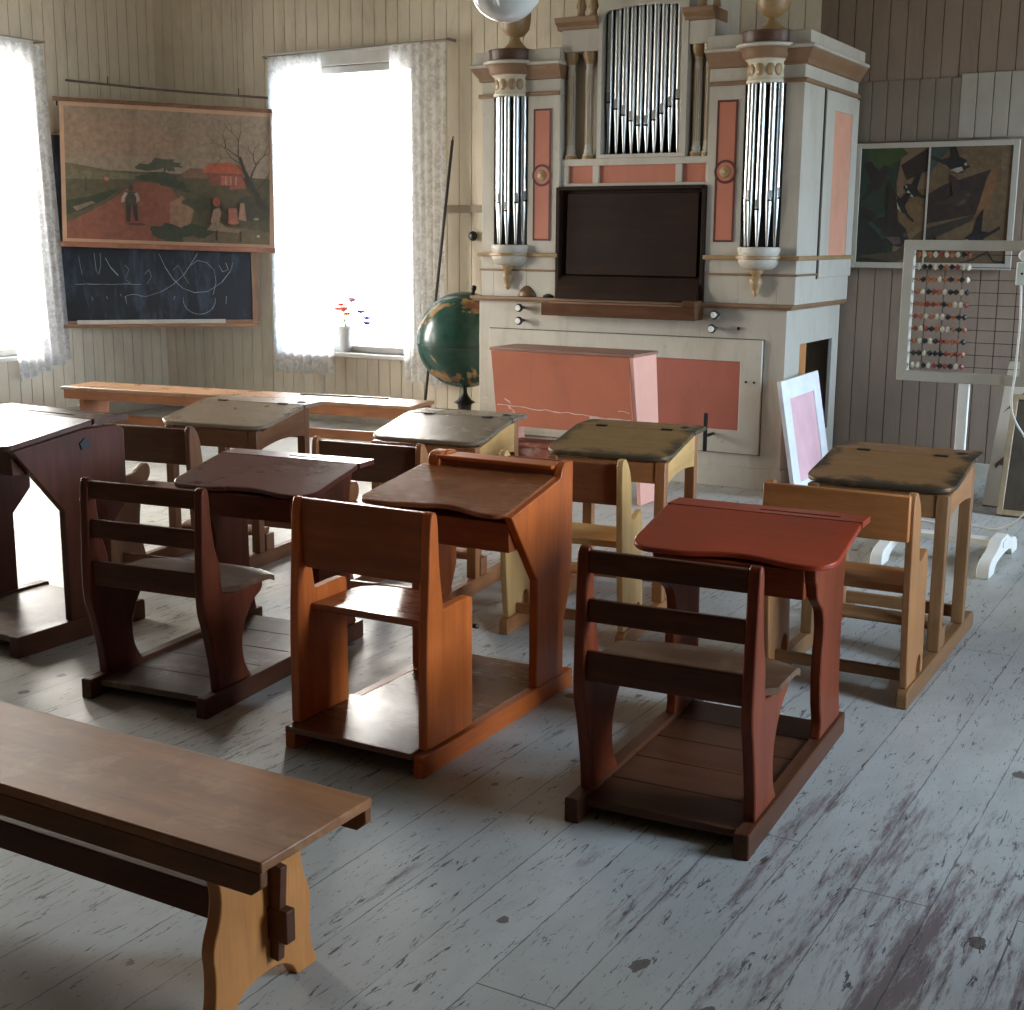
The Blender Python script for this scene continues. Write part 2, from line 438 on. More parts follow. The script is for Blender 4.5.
for q in WIN_LEFT: window(*q, lambda a, d, z: (XL-d, a, z))
for q in WIN_RIGHT: window(*q, lambda a, d, z: (XR+d, a, z))

# ---------------------------------------------------------------- wood palette
ORANGE = lambda ax: wood('orange_pine', (.66, .155, .022), (.40, .075, .012), ax, .36)
REDW = lambda ax: wood('mahogany_stain', (.25, .048, .014), (.10, .018, .007), ax, .38)
DARKR = lambda ax: wood('dark_cherry_stain', (.17, .038, .014), (.065, .015, .007), ax, .36)
SLATW = lambda ax: wood('chair_dark_brown', (.13, .040, .015), (.05, .015, .007), ax, .36)
DEEP = lambda ax: wood('deep_brown_oak', (.12, .040, .016), (.05, .017, .008), ax, .40)
MIDB = lambda ax: wood('mid_brown_beech', (.42, .165, .05), (.24, .085, .026), ax, .40)
PALE = lambda ax: wood('pale_yellow_pine', (.70, .41, .14), (.50, .27, .085), ax, .42)
OLIVB = lambda ax: wood('olive_brown_pine', (.30, .15, .06), (.16, .075, .03), ax, .42)
DUST = lambda ax: wood('worn_footboard', (.17, .115, .085), (.09, .06, .045), ax, .42, (.25, .21, .18), .5)
SEATW = lambda ax: wood('worn_seat', (.15, .075, .038), (.075, .037, .02), ax, .36, (.20, .13, .08), .5)
black_m = flat('blackened_slot', (.012, .010, .009), .6)
iron_m = flat('dark_iron', (.03, .028, .026), .45, .6)

def rail_profile(L, h=.07, round_=.02, arches=()):
    pts = [(0, 0)]
    for a, b, hh in arches:
        pts += [(a, 0)]+[(a+(b-a)*i/8, hh*math.sin(PI*i/8)) for i in range(1, 8)]+[(b, 0)]
    pts += [(L, 0)]+arc(L-round_, h-round_, round_, 0, 90, 4)+arc(round_, h-round_, round_, 90, 180, 4)
    return pts

def top_outline(x0, x1, yf, yb, dip=.03, rc=.05, rb=.012):
    """plan outline (x,y) of a lid: front edge with a belly curve, rounded front corners"""
    pts = []
    pts += [(x0+rc-rc*math.cos(t), yf+rc-rc*math.sin(t)) for t in [PI/2*i/6 for i in range(7)]]
    n = 16
    for i in range(1, n):
        t = i/n; x = x0+rc+(x1-x0-2*rc)*t
        bpos = max(0., math.cos((t-.56)*PI*1.25))**2 if abs(t-.56) < .4 else 0
        pts.append((x, yf+dip*bpos))
    pts += [(x1-rc+rc*math.sin(t), yf+rc-rc*math.cos(t)) for t in [PI/2*i/6 for i in range(7)]]
    pts += [(x1, yb-rb), (x1-rb, yb), (x0+rb, yb), (x0, yb-rb)]
    return pts
def slanted(poly, zf, th, mi=0):
    """plate whose plan is poly; zf(y) gives the top height; poly is cut into cross strips at every y so that it bends with zf"""
    mb = MB(); n = len(poly)
    mb.add([(x, y, zf(y)) for x, y in poly]+[(x, y, zf(y)-th) for x, y in poly],
           [tuple(range(n)), tuple(range(n, 2*n))[::-1]]+[(i, (i+1) % n, n+(i+1) % n, n+i) for i in range(n)], mi)
    return mb

# ---------------------------------------------------------------- desk with ladder-back seat (two of them)
def ladder_desk(label, loc, rz, topm, bodym, seatm, platm, grp=None, wtop=(-.335, .31), flatm=None, h=1.):
    t = thing('school_desk', label, 'desk', loc, rz, grp)
    for s in (-1, 1):
        x0, x1 = sorted((s*.222, s*.266))
        obj('sled_rail', MB().prism([(y, z) for y, z in rail_profile(1.06, .072, .006)], 'x', x0, x1), DEEP('y'), t, bevel=.004)
        prof = smoothpoly([(.085, .072, 1), (.08, .15), (.045, .30), (.022, .36), (.022, .48), (.030, .62), (.035, .77), (.055, .79), (.075, .77), (.082, .64), (.10, .56), (.125, .50), (.125, .44),
                           (.14, .40, 1), (.37, .395, 1), (.365, .365), (.30, .34), (.245, .26), (.235, .20), (.245, .13), (.285, .072, 1)])
        x0, x1 = sorted((s*.222, s*.256))
        obj('seat_side', MB().prism(prof, 'x', x0, x1), bodym('z'), t, bevel=.005, smooth=50)
        prof = smoothpoly([(.765, .072, 1), (.78, .12), (.745, .20), (.735, .34), (.755, .42), (.73, .50), (.675, .535), (.645, .555), (.635, .60), (.615, .615, 1), (.61, .65, 1), (.93, .715, 1), (1.02, .72, 1), (.985, .62), (.975, .40), (.985, .20), (1.02, .072, 1)])
        obj('desk_side', MB().prism(prof, 'x', x0, x1), bodym('z'), t, bevel=.005, smooth=50)
    for i, (z0, z1) in enumerate(((.712, .776), (.575, .640), (.408, .494))):
        y = .036 if i == 2 else .04
        obj('back_slat', MB().box(-.222, .222, y, y+.02, z0, z1), SLATW('x'), t, bevel=.004)
    # seat with scooped surface and rounded nose
    mb = MB(); nx, ny = 12, 10; xs = [-.27+.54*i/nx for i in range(nx+1)]; vs = []
    def zs(u, v): return .423-.014*math.sin(PI*min(1, v*1.1))*math.cos(u*PI/2)**.7-(.016*max(0, (v-.82)/.18)**2)
    for b_ in (0, 1):
        for j in range(ny+1):
            v = j/ny
            for i in range(nx+1):
                u = -1+2*i/nx
                hw = .222 if v < .22 else .272
                yy = .06+.43*v-(.07*abs(u)**3.5 if v > .5 else 0)*(v-.5)*2
                vs.append((u*hw, yy, zs(u, v)-(b_*.02)))
    fs = []; K = (nx+1)*(ny+1)
    for j in range(ny):
        for i in range(nx):
            a = j*(nx+1)+i; fs.append((a, a+1, a+nx+2, a+nx+1)); fs.append((K+a, K+a+nx+1, K+a+nx+2, K+a+1))
    for i in range(nx):
        a = i; fs.append((a, K+a, K+a+1, a+1)); a = ny*(nx+1)+i; fs.append((a, a+1, K+a+1, K+a))
    for j in range(ny):
        a = j*(nx+1); b2 = a+nx+1; fs.append((a, b2, K+b2, K+a)); a += nx; b2 += nx; fs.append((a, K+a, K+b2, b2))
    mb.add(vs, fs)
    obj('seat', mb, seatm('x'), t, smooth=50)
    plat = MB()
    for i in range(5): plat.box(-.222, .222, .05+.185*i, .05+.185*(i+1)-.003, .035, .058)
    obj('footboard', plat, platm('x'), t, bevel=.002)
    obj('book_box', MB().prism([(.61, .555), (.61, .645), (.93, .705), (.945, .60), (.93, .555)], 'x', -.222, .222), bodym('x'), t, bevel=.003)
    zf = lambda y: .668+(y-.59)*(.738-.668)/(.95-.59) if y < .95 else .738
    obj('desk_lid', slanted(top_outline(wtop[0], wtop[1], .59, .945, .03, .075), zf, .018), topm, t, bevel=.004, seg=2)
    back = MB()
    xa, xb = wtop
    gx0, gx1 = xa+.30, xb-.08
    # fixed rear strip with an open pen groove
    for bx_ in ((xa, xb, .947, .985), (xa, xb, 1.003, 1.06), (xa, gx0, .985, 1.003), (gx1, xb, .985, 1.003)):
        back.box(bx_[0], bx_[1], bx_[2], bx_[3], .718, .738)
    obj('pen_ledge', back, flatm or topm, t)
    obj('pen_groove', MB().box(gx0, gx1, .985, 1.003, .719, .726), black_m, t)
    return t

red_top = wood('brick_red_varnish', (.36, .040, .009), (.22, .022, .006), 'x', .34)
plum_top = wood('plum_red_varnish', (.135, .026, .018), (.085, .017, .012), 'x', .27)
ladder_desk('brick-red topped school desk with slatted dark seat, frontmost of the right-hand desks', (-1.346, 3.104, 0), math.radians(3.0), red_top, REDW, SEATW, DEEP)
ladder_desk('plum-red topped desk with slatted dark brown seat, left of the bright orange desk', (-3.283, 3.144, 0), math.radians(6.5), plum_top, DARKR, SEATW, DUST,
            wtop=(-.325, .325))

# ---------------------------------------------------------------- solid orange desk
def orange_desk():
    t = thing('school_desk', 'bright orange varnished desk with solid seat back and raised rear ridge', 'desk', (-2.374, 3.128, 0), math.radians(1.))
    B = ORANGE
    for s in (-1, 1):
        x0, x1 = sorted((s*.225, s*.262))
        obj('sled_rail', MB().box(x0, x1, 0, 1.0, 0, .066), B('y'), t, bevel=.003)
        prof = smoothpoly([(.03, .078, 1), (.03, .40), (.045, .60), (.055, .79), (.075, .812), (.095, .79), (.10, .66), (.118, .54), (.125, .50, 1), (.27, .508), (.295, .50), (.295, .47), (.295, .078, 1)])
        x0, x1 = sorted((s*.225, s*.258))
        obj('seat_side', MB().prism(prof, 'x', x0, x1), B('z'), t, bevel=.004, smooth=50)
        prof = [(.73, .066), (.73, .45), (.70, .49), (.545, .705), (.895, .782), (.91, .818), (.93, .834), (.985, .834), (.99, .82), (.99, .40), (.93, .26), (.93, .066)]
        o = obj('desk_side', MB().prism(prof, 'x', x0, x1), B('z'), t, bevel=.004)
    obj('back_panel', MB().prism([(-.226, .805), (-.226, .60), (-.21, .585), (.21, .585), (.226, .60), (.226, .805)], 'y', .062, .082), wood('orange_brown_panel', (.40, .10, .024), (.23, .05, .014), 'x', .36), t, bevel=.003)
    mb = MB(); nx = 14
    outl = [(-.224, .10), (.224, .10), (.224, .31)]+[(.222*math.cos(a), .30+.11*math.sin(a)**.6) for a in [PI*i/14 for i in range(1, 14)]]+[(-.224, .31)]
    mb.prism(outl, 'z', .435, .458)
    obj('seat', mb, wood('glossy_red_brown', (.34, .10, .035), (.20, .055, .02), 'x', .2), t, bevel=.006, smooth=50, seg=3)
    apr = smoothpoly([(-.225, .435, 1), (-.225, .40, 1), (-.12, .40), (-.06, .39), (-.03, .375), (.03, .375), (.06, .39), (.12, .40), (.225, .40, 1), (.225, .435, 1)])
    obj('seat_apron', MB().prism(apr, 'y', .30, .318), B('x'), t)
    obj('footboard', MB().box(-.25, .225, -.015, .34, .058, .078).box(-.225, .225, .34, .96, .046, .066), wood('polished_brown_board', (.24, .085, .04), (.13, .045, .022), 'x', .22), t, bevel=.003)
    obj('book_box', MB().prism([(.585, .575), (.585, .675), (.90, .735), (.90, .575)], 'x', -.225, .225), wood('orange_brown_panel', (.3, .1, .03), (.2, .05, .02), 'x'), t, bevel=.003)
    zf = lambda y: .712+(y-.535)*(.792-.712)/(.375)
    obj('desk_lid', slanted([(x-.05*(.905-y)/.37 if x < -.1 else x, y) for x, y in top_outline(-.31, .235, .535, .905, .035, .05)], zf, .018), wood('amber_lid', (.36, .12, .04), (.22, .065, .022), 'x', .24), t, bevel=.004)
    ob = obj('rear_ridge', MB().box(-.25, .225, .905, .975, .70, .812), wood('orange_brown_panel', (.3, .1, .03), (.2, .05, .02), 'x'), t, bevel=.004)
    obj('ridge_ledge', MB().box(-.25, .225, .885, .985, .812, .826), B('x'), t, bevel=.003)
    obj('ridge_block', MB().prism(smoothpoly([(.885, .775, 1), (.885, .82), (.91, .836), (.97, .838), (.99, .82), (.99, .70, 1), (.92, .70, 1)]), 'x', -.285, -.235), B('y'), t, bevel=.004)
    obj('hinge_pin', MB().lathe([(0, -.01), (.008, -.008), (.008, .006), (0, .012)], (0, 0, 0), 10, T=Matrix.Translation((.30-.04, .31, .40)) @ Matrix.Rotation(PI/2, 4, 'Y')), iron_m, t)
    return t
orange_desk()

# ---------------------------------------------------------------- big dark desk at left edge
def big_desk():
    t = thing('school_desk', 'tall dark brown desk with chamfered side boards, cut off by the left edge', 'desk', (-4.41, 3.10, 0), 0)
    B = DEEP
    for s in (-1, 1):
        x0, x1 = sorted((s*.275, s*.31))
        prof = [(.47, .07), (.47, .53), (.24, .80), (.58, .845), (.76, .845), (.80, .82), (.80, .52), (.70, .42), (.70, .07)]
        obj('desk_side', MB().prism(prof, 'x', x0, x1), wood('reddish_side_board', (.115, .032, .014), (.055, .016, .008), 'z', .4), t, bevel=.004)
        obj('sled_rail', MB().prism(rail_profile(.66, .085, .01), 'x', *sorted((s*.265, s*.32)), T=Matrix.Translation((0, .20, 0))), B('y'), t, bevel=.004)
    obj('book_box', MB().prism([(.26, .70), (.26, .80), (.76, .835), (.76, .66)], 'x', -.275, .275), B('x'), t, bevel=.003)
    obj('footboard', MB().box(-.265, .265, .22, .84, .05, .075), DUST('x'), t, bevel=.002)
    zf = lambda y: .826+(y-.20)*(.882-.826)/(.42) if y < .62 else .882
    tm = wood('polished_dark_top', (.12, .05, .03), (.06, .025, .015), 'x', .2)
    obj('desk_lid', slanted(top_outline(-.36, .335, .19, .62, .0, .04), zf, .022), tm, t, bevel=.004)
    bk = MB()
    for q in ((-.36, .335, .622, .665), (-.36, .335, .685, .80), (-.36, -.16, .665, .685), (.16, .335, .665, .685)): bk.box(*q, .86, .882)
    obj('pen_ledge', bk, tm, t); obj('pen_groove', MB().box(-.16, .16, .665, .685, .861, .868), black_m, t)
    obj('dark_cutout_plate', MB().prism([(.56, .79), (.585, .81), (.61, .80), (.61, .77), (.57, .765)], 'x', .31, .316), black_m, t)  # flat black plate added in place of a dark cutout in the side board
    return t
big_desk()

# ---------------------------------------------------------------- table type desks of the second row
def table_desk(label, loc, rz, frame, back, topm, hooked=False, side=None, wt=(-.285, .285), sidem=None, overlay=False):
    t = thing('school_desk', label, 'desk', loc, rz)
    sidem = sidem or frame
    for s in (-1, 1):
        x0, x1 = sorted((s*.232, s*.27))
        T = Matrix.Translation((0, .03, 0))
        obj('sled_rail', MB().prism(rail_profile(1.20, .07, .03), 'x', x0, x1, T=T), frame('y'), t, bevel=.004, smooth=40)
        x0, x1 = sorted((s*.235, s*.262))
        if hooked:
            prof = smoothpoly([(.04, .07, 1), (.02, .30), (.0, .55), (.0, .74), (.012, .765), (.035, .765), (.075, .71), (.09, .63), (.10, .55), (.13, .49), (.22, .475), (.28, .50), (.33, .525), (.36, .50), (.36, .45),
                               (.30, .40), (.27, .30), (.26, .20), (.30, .07, 1)])
        else:
            prof = smoothpoly([(.05, .07, 1), (.02, .30), (.0, .60), (-.005, .75), (.02, .772), (.045, .765), (.10, .70), (.115, .60), (.115, .53), (.14, .505), (.19, .515), (.24, .535, 1), (.25, .52), (.265, .46), (.27, .30), (.29, .07, 1),
                               (.265, .07, 1), (.262, .13), (.225, .155), (.19, .13), (.187, .07, 1)])
        obj('seat_side', MB().prism(prof, 'x', x0, x1), sidem('z'), t, bevel=.004, smooth=50)
        for y in (.53, .98):
            x0, x1 = sorted((s*.222, s*.268))
            obj('leg', MB().box(x0, x1, y, y+.048, .07, .676 if y < .6 else .738), frame('z'), t, bevel=.004)
        xo0, xo1 = sorted((s*.246, s*.266))
        obj('side_apron', MB().prism([(.548, .575)]+[(.548+.43*i/8, .575+.022*math.sin(PI*i/8)+.02*i/8) for i in range(1, 8)]+[(.98, .595), (.98, .735), (.90, .73), (.548, .66)], 'x', xo0, xo1), sidem('y'), t, bevel=.002)
    obj('front_apron', MB().box(-.222, .222, .535, .552, .585, .672), frame('x'), t, bevel=.002)
    obj('rear_apron', MB().box(-.222, .222, 1.0, 1.02, .58, .735), frame('x'), t, bevel=.002)
    obj('back_panel', MB().box(-.262, .25, -.026, -.004, .605, .765) if overlay else MB().box(-.235, .235, .02, .042, .585, .748), back('x'), t, bevel=.005)
    obj('seat', MB().prism(smoothpoly([(.055, .435, 1), (.20, .428), (.30, .435), (.355, .43), (.365, .41), (.34, .402), (.055, .408, 1)]), 'x', -.235, .235), sidem('x'), t, bevel=.003, smooth=50)
    obj('seat_stretcher', MB().box(-.235, .235, .12, .14, .072, .115), frame('x'), t, bevel=.003)
    obj('foot_rest', MB().prism(smoothpoly([(.60, .135), (.66, .145), (.68, .16), (.67, .18), (.60, .17), (.585, .15)]), 'x', -.232, .232), frame('x'), t, smooth=60)
    for s in (-1, 1): obj('foot_rest_bracket', MB().box(*sorted((s*.232, s*.262)), .60, .67, .07, .15), frame('z'), t)
    obj('rear_stretcher', MB().box(-.232, .232, 1.05, 1.075, .075, .125), frame('x'), t, bevel=.003)
    zf = lambda y: .700+(y-.53)*(.764-.700)/(.92-.53) if y < .92 else .764
    obj('desk_lid', slanted(top_outline(wt[0], wt[1], .525, .918, .0, .075), zf, .02), topm, t, bevel=.006, seg=3)
    bk = MB().prism([(wt[0], .922), (wt[1], .922), (wt[1], 1.10), (wt[1]-.02, 1.12), (wt[0]+.02, 1.12), (wt[0], 1.10)], 'z', .744, .764)
    obj('rear_shelf', bk, topm, t, bevel=.005)
    for x in (wt[0]+.13, wt[1]-.13): obj('hinge', MB().box(x-.025, x+.025, .905, .925,  .759, .768), iron_m, t)
    obj('inkwell', MB().lathe([(0, .0), (.024, 0), (.024, .004), (.018, .004), (.018, .001), (0, .001)], (wt[1]-.07, 1.0, .764), 18), iron_m, t)
    return t
worn_a = top_mat('worn_green_brown_top', (.215, .105, .038), (.020, .017, .010), rough=.42, cy=.86, sy=.37)
worn_b = top_mat('worn_olive_top', (.23, .13, .045), (.05, .036, .018), rough=.42, cy=.86, sy=.37)
grey_t = top_mat('greyed_varnish_top', (.22, .165, .11), (.14, .10, .07), rough=.20, cy=.86, sy=.40, amt=.4)
tan_t = top_mat('tan_varnish_top', (.27, .20, .13), (.18, .12, .08), rough=.30, cy=.86, sy=.40, amt=.4)
table_desk('desk with dark-rimmed worn brown top and orange-brown seat, rightmost of all the desks', (-1.28, 4.459, 0), math.radians(.8), OLIVB, lambda a: wood('honey_back', (.50, .19, .05), (.33, .11, .03), a, .40), worn_a,
           overlay=True, sidem=lambda a: wood('honey_side', (.42, .185, .06), (.28, .11, .035), a, .42))
table_desk('desk with olive-brown worn top and pale yellow side panels, in front of the pink box', (-2.41, 4.54, 0), math.radians(6.5), MIDB, lambda a: wood('rust_back', (.30, .10, .035), (.2, .06, .02), a, .4), worn_b, sidem=PALE)
table_desk('desk with whitish shiny top and yellow side apron, below the globe', (-3.298, 4.47, 0), math.radians(7.), MIDB, lambda a: wood('umber_back', (.16, .075, .035), (.09, .04, .02), a, .4), grey_t, hooked=True,
           sidem=lambda a: PALE(a) if a == 'y' else MIDB(a))
table_desk('desk with matt tan top and rounded brown seat back, nearest the long bench', (-4.455, 4.34, 0), math.radians(8.), lambda a: wood('walnut_frame', (.22, .10, .045), (.12, .05, .024), a, .4), lambda a: wood('umber_back', (.16, .075, .035), (.09, .04, .02), a, .4), tan_t, hooked=True, wt=(-.31, .31))

# ---------------------------------------------------------------- benches
def front_bench():
    t = thing('bench', 'long brown bench with wavy orange end board at the lower left', 'bench', (-2.9, 1.985, 0), 0)
    tm = wood('bench_top_wood', (.36, .140, .042), (.19, .068, .022), 'x', .44, (.40, .21, .095), .4)
    obj('bench_top', MB().box(-1.35, 1.308, -.18, .18, .402, .425), tm, t, bevel=.004)
    for y0, y1 in ((-.18, -.158), (.158, .18)):
        obj('side_skirt', MB().prism([(-1.35, .402), (-1.35, .35), (1.28, .35), (1.305, .37), (1.305, .402)], 'y', y0, y1), wood('bench_skirt', (.22, .085, .03), (.12, .045, .018), 'x', .38), t, bevel=.003)
    pm = wood('honey_end_board', (.66, .27, .07), (.46, .165, .038), 'z', .40)
    half = [(.155, .402, 1), (.15, .36), (.125, .30), (.13, .24), (.158, .18), (.15, .12), (.155, .05), (.17, .02), (.172, 0, 1), (.105, 0, 1), (.09, .03), (.05, .055), (0, .058)]
    poly = smoothpoly(half+[(-p[0],)+tuple(p[1:]) for p in half[:-1]][::-1])
    for x in (1.118, -1.13):
        # board with a slot for the rail tenon
        obj('end_board', MB().prism(poly, 'x', x, x+.035), pm, t, bevel=.003, smooth=40)
    obj('rail', MB().box(-1.20, 1.205, .010, .040, .130, .205), wood('bench_rail', (.13, .045, .02), (.07, .025, .012), 'x', .4), t, bevel=.003)
    obj('tenon_wedge', MB().prism([(.0, .085), (.022, .082), (.036, .30), (.0, .305)], 'y', .014, .036, T=Matrix.Translation((1.154, 0, 0))), wood('bench_rail', (.1, .1, .1), (.1, .1, .1), 'x'), t, bevel=.002)
    return t
front_bench()
def back_bench():
    ang = math.atan2(.43, 3.04)
    t = thing('bench', 'long orange-brown bench along the back wall under the chalkboard', 'bench', (-6.70, 7.55, 0), math.radians(8.))
    m = lambda a: wood('back_bench_orange', (.42, .15, .05), (.24, .08, .03), a, .33)
    tm = wood('back_bench_top', (.42, .24, .13), (.28, .14, .07), 'x', .28)
    obj('bench_top', MB().box(-1.52, 1.50, -.19, .19, .43, .455), tm, t, bevel=.004)
    obj('side_skirt', MB().box(-1.50, 1.48, -.18, -.158, .36, .43), m('x'), t, bevel=.003)
    obj('side_skirt', MB().box(-1.50, 1.48, .158, .18, .36, .43), m('x'), t, bevel=.003)
    for x in (-1.38, 1.34):
        obj('end_board', MB().box(x, x+.04, -.15, .15, 0, .43), m('z'), t, bevel=.003)
    obj('rail', MB().box(-1.34, 1.34, -.012, .012, .16, .23), m('x'), t, bevel=.003)
    return t
back_bench()
o = obj('wooden_ruler', MB().box(-.36, .36, -.012, .012, 0, .01, T=Matrix.Rotation(math.radians(10), 4, 'Z')), wood('ruler_dark', (.09, .06, .04), (.05, .03, .02), 'x'), None, bevel=.002)
o.location = (-5.93, 7.79, .455); tag(o, 'thin dark stick lying on the long bench below the window', 'stick')

# ---------------------------------------------------------------- organ
org_w = paint('organ_grey_white', (.46, .425, .355), .45, (.29, .24, .17), .5, .07, 3., .1, (.33, .28, .22))
org_pink = paint('organ_salmon', (.44, .145, .085), .5, (.34, .115, .075), .5, .08, 3., .1)
org_br = paint('organ_moulding_brown', (.22, .125, .065), .45, (.13, .075, .04), .5, .12, 6.)
gilt = paint('organ_dull_gilt', (.30, .19, .085), .42, (.2, .13, .07), .6, .15, 14.)
dkline = flat('maroon_line', (.08, .018, .014), .5)
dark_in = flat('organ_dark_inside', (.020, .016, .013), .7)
consol = wood('console_black_brown', (.030, .014, .008), (.014, .007, .005), 'x', .5)
shelfw = wood('console_shelf', (.13, .06, .03), (.07, .032, .018), 'x', .3)
pipe_m, pnt, pbs = newmat('tin_pipe')
pbs.inputs['Metallic'].default_value = 1; pbs.inputs['Base Color'].default_value = (.62, .64, .62, 1); pbs.inputs['Roughness'].default_value = .3
pipe_d = flat('tin_pipe_mouth', (.26, .26, .25), .5, .4)

og = thing('pipe_organ', 'grey-white pipe organ with salmon pink panels and silver pipes', 'organ', (-3.87, 8.2, 0))
OX, OY = -3.87, 8.2
def OT(mb): mb.v = [(x-OX, y-OY, z) for x, y, z in mb.v]; return mb
def op(name, mb, m, parent=None, **k): return obj(name, OT(mb), m, parent or og, **k)
XA, XB = -5.02, -2.745
YBK = 9.34
# lower case
mb = MB().box(XA, XB, 8.2, 8.235, .0, 1.165).box(XA, XA+.03, 8.235, YBK, 0, 1.165).box(XA+.03, XB-.03, YBK-.03, YBK, 0, 1.165).box(XA+.03, XB-.03, 8.235, YBK-.03, 1.13, 1.165)
mb.ring([(8.49, .30), (9.20, .30), (9.20, .932), (8.49, .932)], 8.235, YBK, 0, 1.165, XB-.03, XB, swap=True)
op('lower_case', mb, org_w, bevel=.004)
op('plinth', MB().box(XA-.01, XB+.012, 8.185, 8.2, 0, .14).box(XB, XB+.012, 8.2, YBK, 0, .14), org_w, bevel=.004)
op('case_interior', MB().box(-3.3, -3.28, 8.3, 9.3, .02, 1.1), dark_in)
op('interior_post', MB().box(-2.86, -2.80, 8.66, 8.80, .0, 1.12), wood('raw_orange_post', (.55, .25, .09), (.4, .16, .05), 'z'), bevel=.003)
mb = MB().box(XA-.035, XB+.035, 8.165, YBK, 1.165, 1.178).box(XA-.05, XB+.05, 8.15, YBK, 1.178, 1.198)
op('ledge', mb, org_br, bevel=.004)
# framed lower front panel
op('panel_gap', MB().box(-4.931, -2.884, 8.196, 8.2, .224, .976), flat('gap_brown', (.10, .08, .06), .8))
mb = MB().ring([(-4.80, .38), (-3.035, .38), (-3.035, .828), (-4.80, .828)], -4.925, -2.89, .23, .97, 8.176, 8.2)
pf = op('front_panel_frame', mb, org_w, bevel=.003)
op('pink_field', MB().box(-4.80, -3.035, 8.186, 8.2, .38, .828), paint('organ_salmon_deep', (.34, .095, .062), .5, (.25, .075, .05), .4, .08, 3.), label='deep salmon pink sunk panel')
for x in (-2.99, -2.935): op('panel_screw', MB().lathe([(0, -.004), (.008, -.004), (.008, .004), (0, .004)], seg=10, T=Matrix.Translation((x, 8.175, .70)) @ Matrix.Rotation(PI/2, 4, 'X')), iron_m)
op('brass_catch', MB().lathe([(0, -.006), (.011, -.004), (.011, .004), (0, .006)], seg=10, T=Matrix.Translation((-3.06, 8.19, 1.04)) @ Matrix.Rotation(PI/2, 4, 'X')), iron_m)
# stop knobs
porc = flat('porcelain', (.78, .77, .72), .2)
for x, z in ((-4.655, 1.125), (-4.655, 1.035), (-3.205, 1.125), (-3.22, 1.035)):
    T = Matrix.Translation((x, 8.2, z)) @ Matrix.Rotation(PI/2, 4, 'X')
    k = op('stop_knob', MB().lathe([(.011, -.004), (.011, .05), (.026, .056), (.030, .07), (.024, .084), (.018, .086), (0, .086)], seg=16, T=T), flat('stop_black', (.03, .025, .02), .3), smooth=50)
    op('porcelain_face', MB().lathe([(.0, .0865), (.021, .0865), (.019, .0905), (0, .0905)], seg=16, T=T), porc, k)
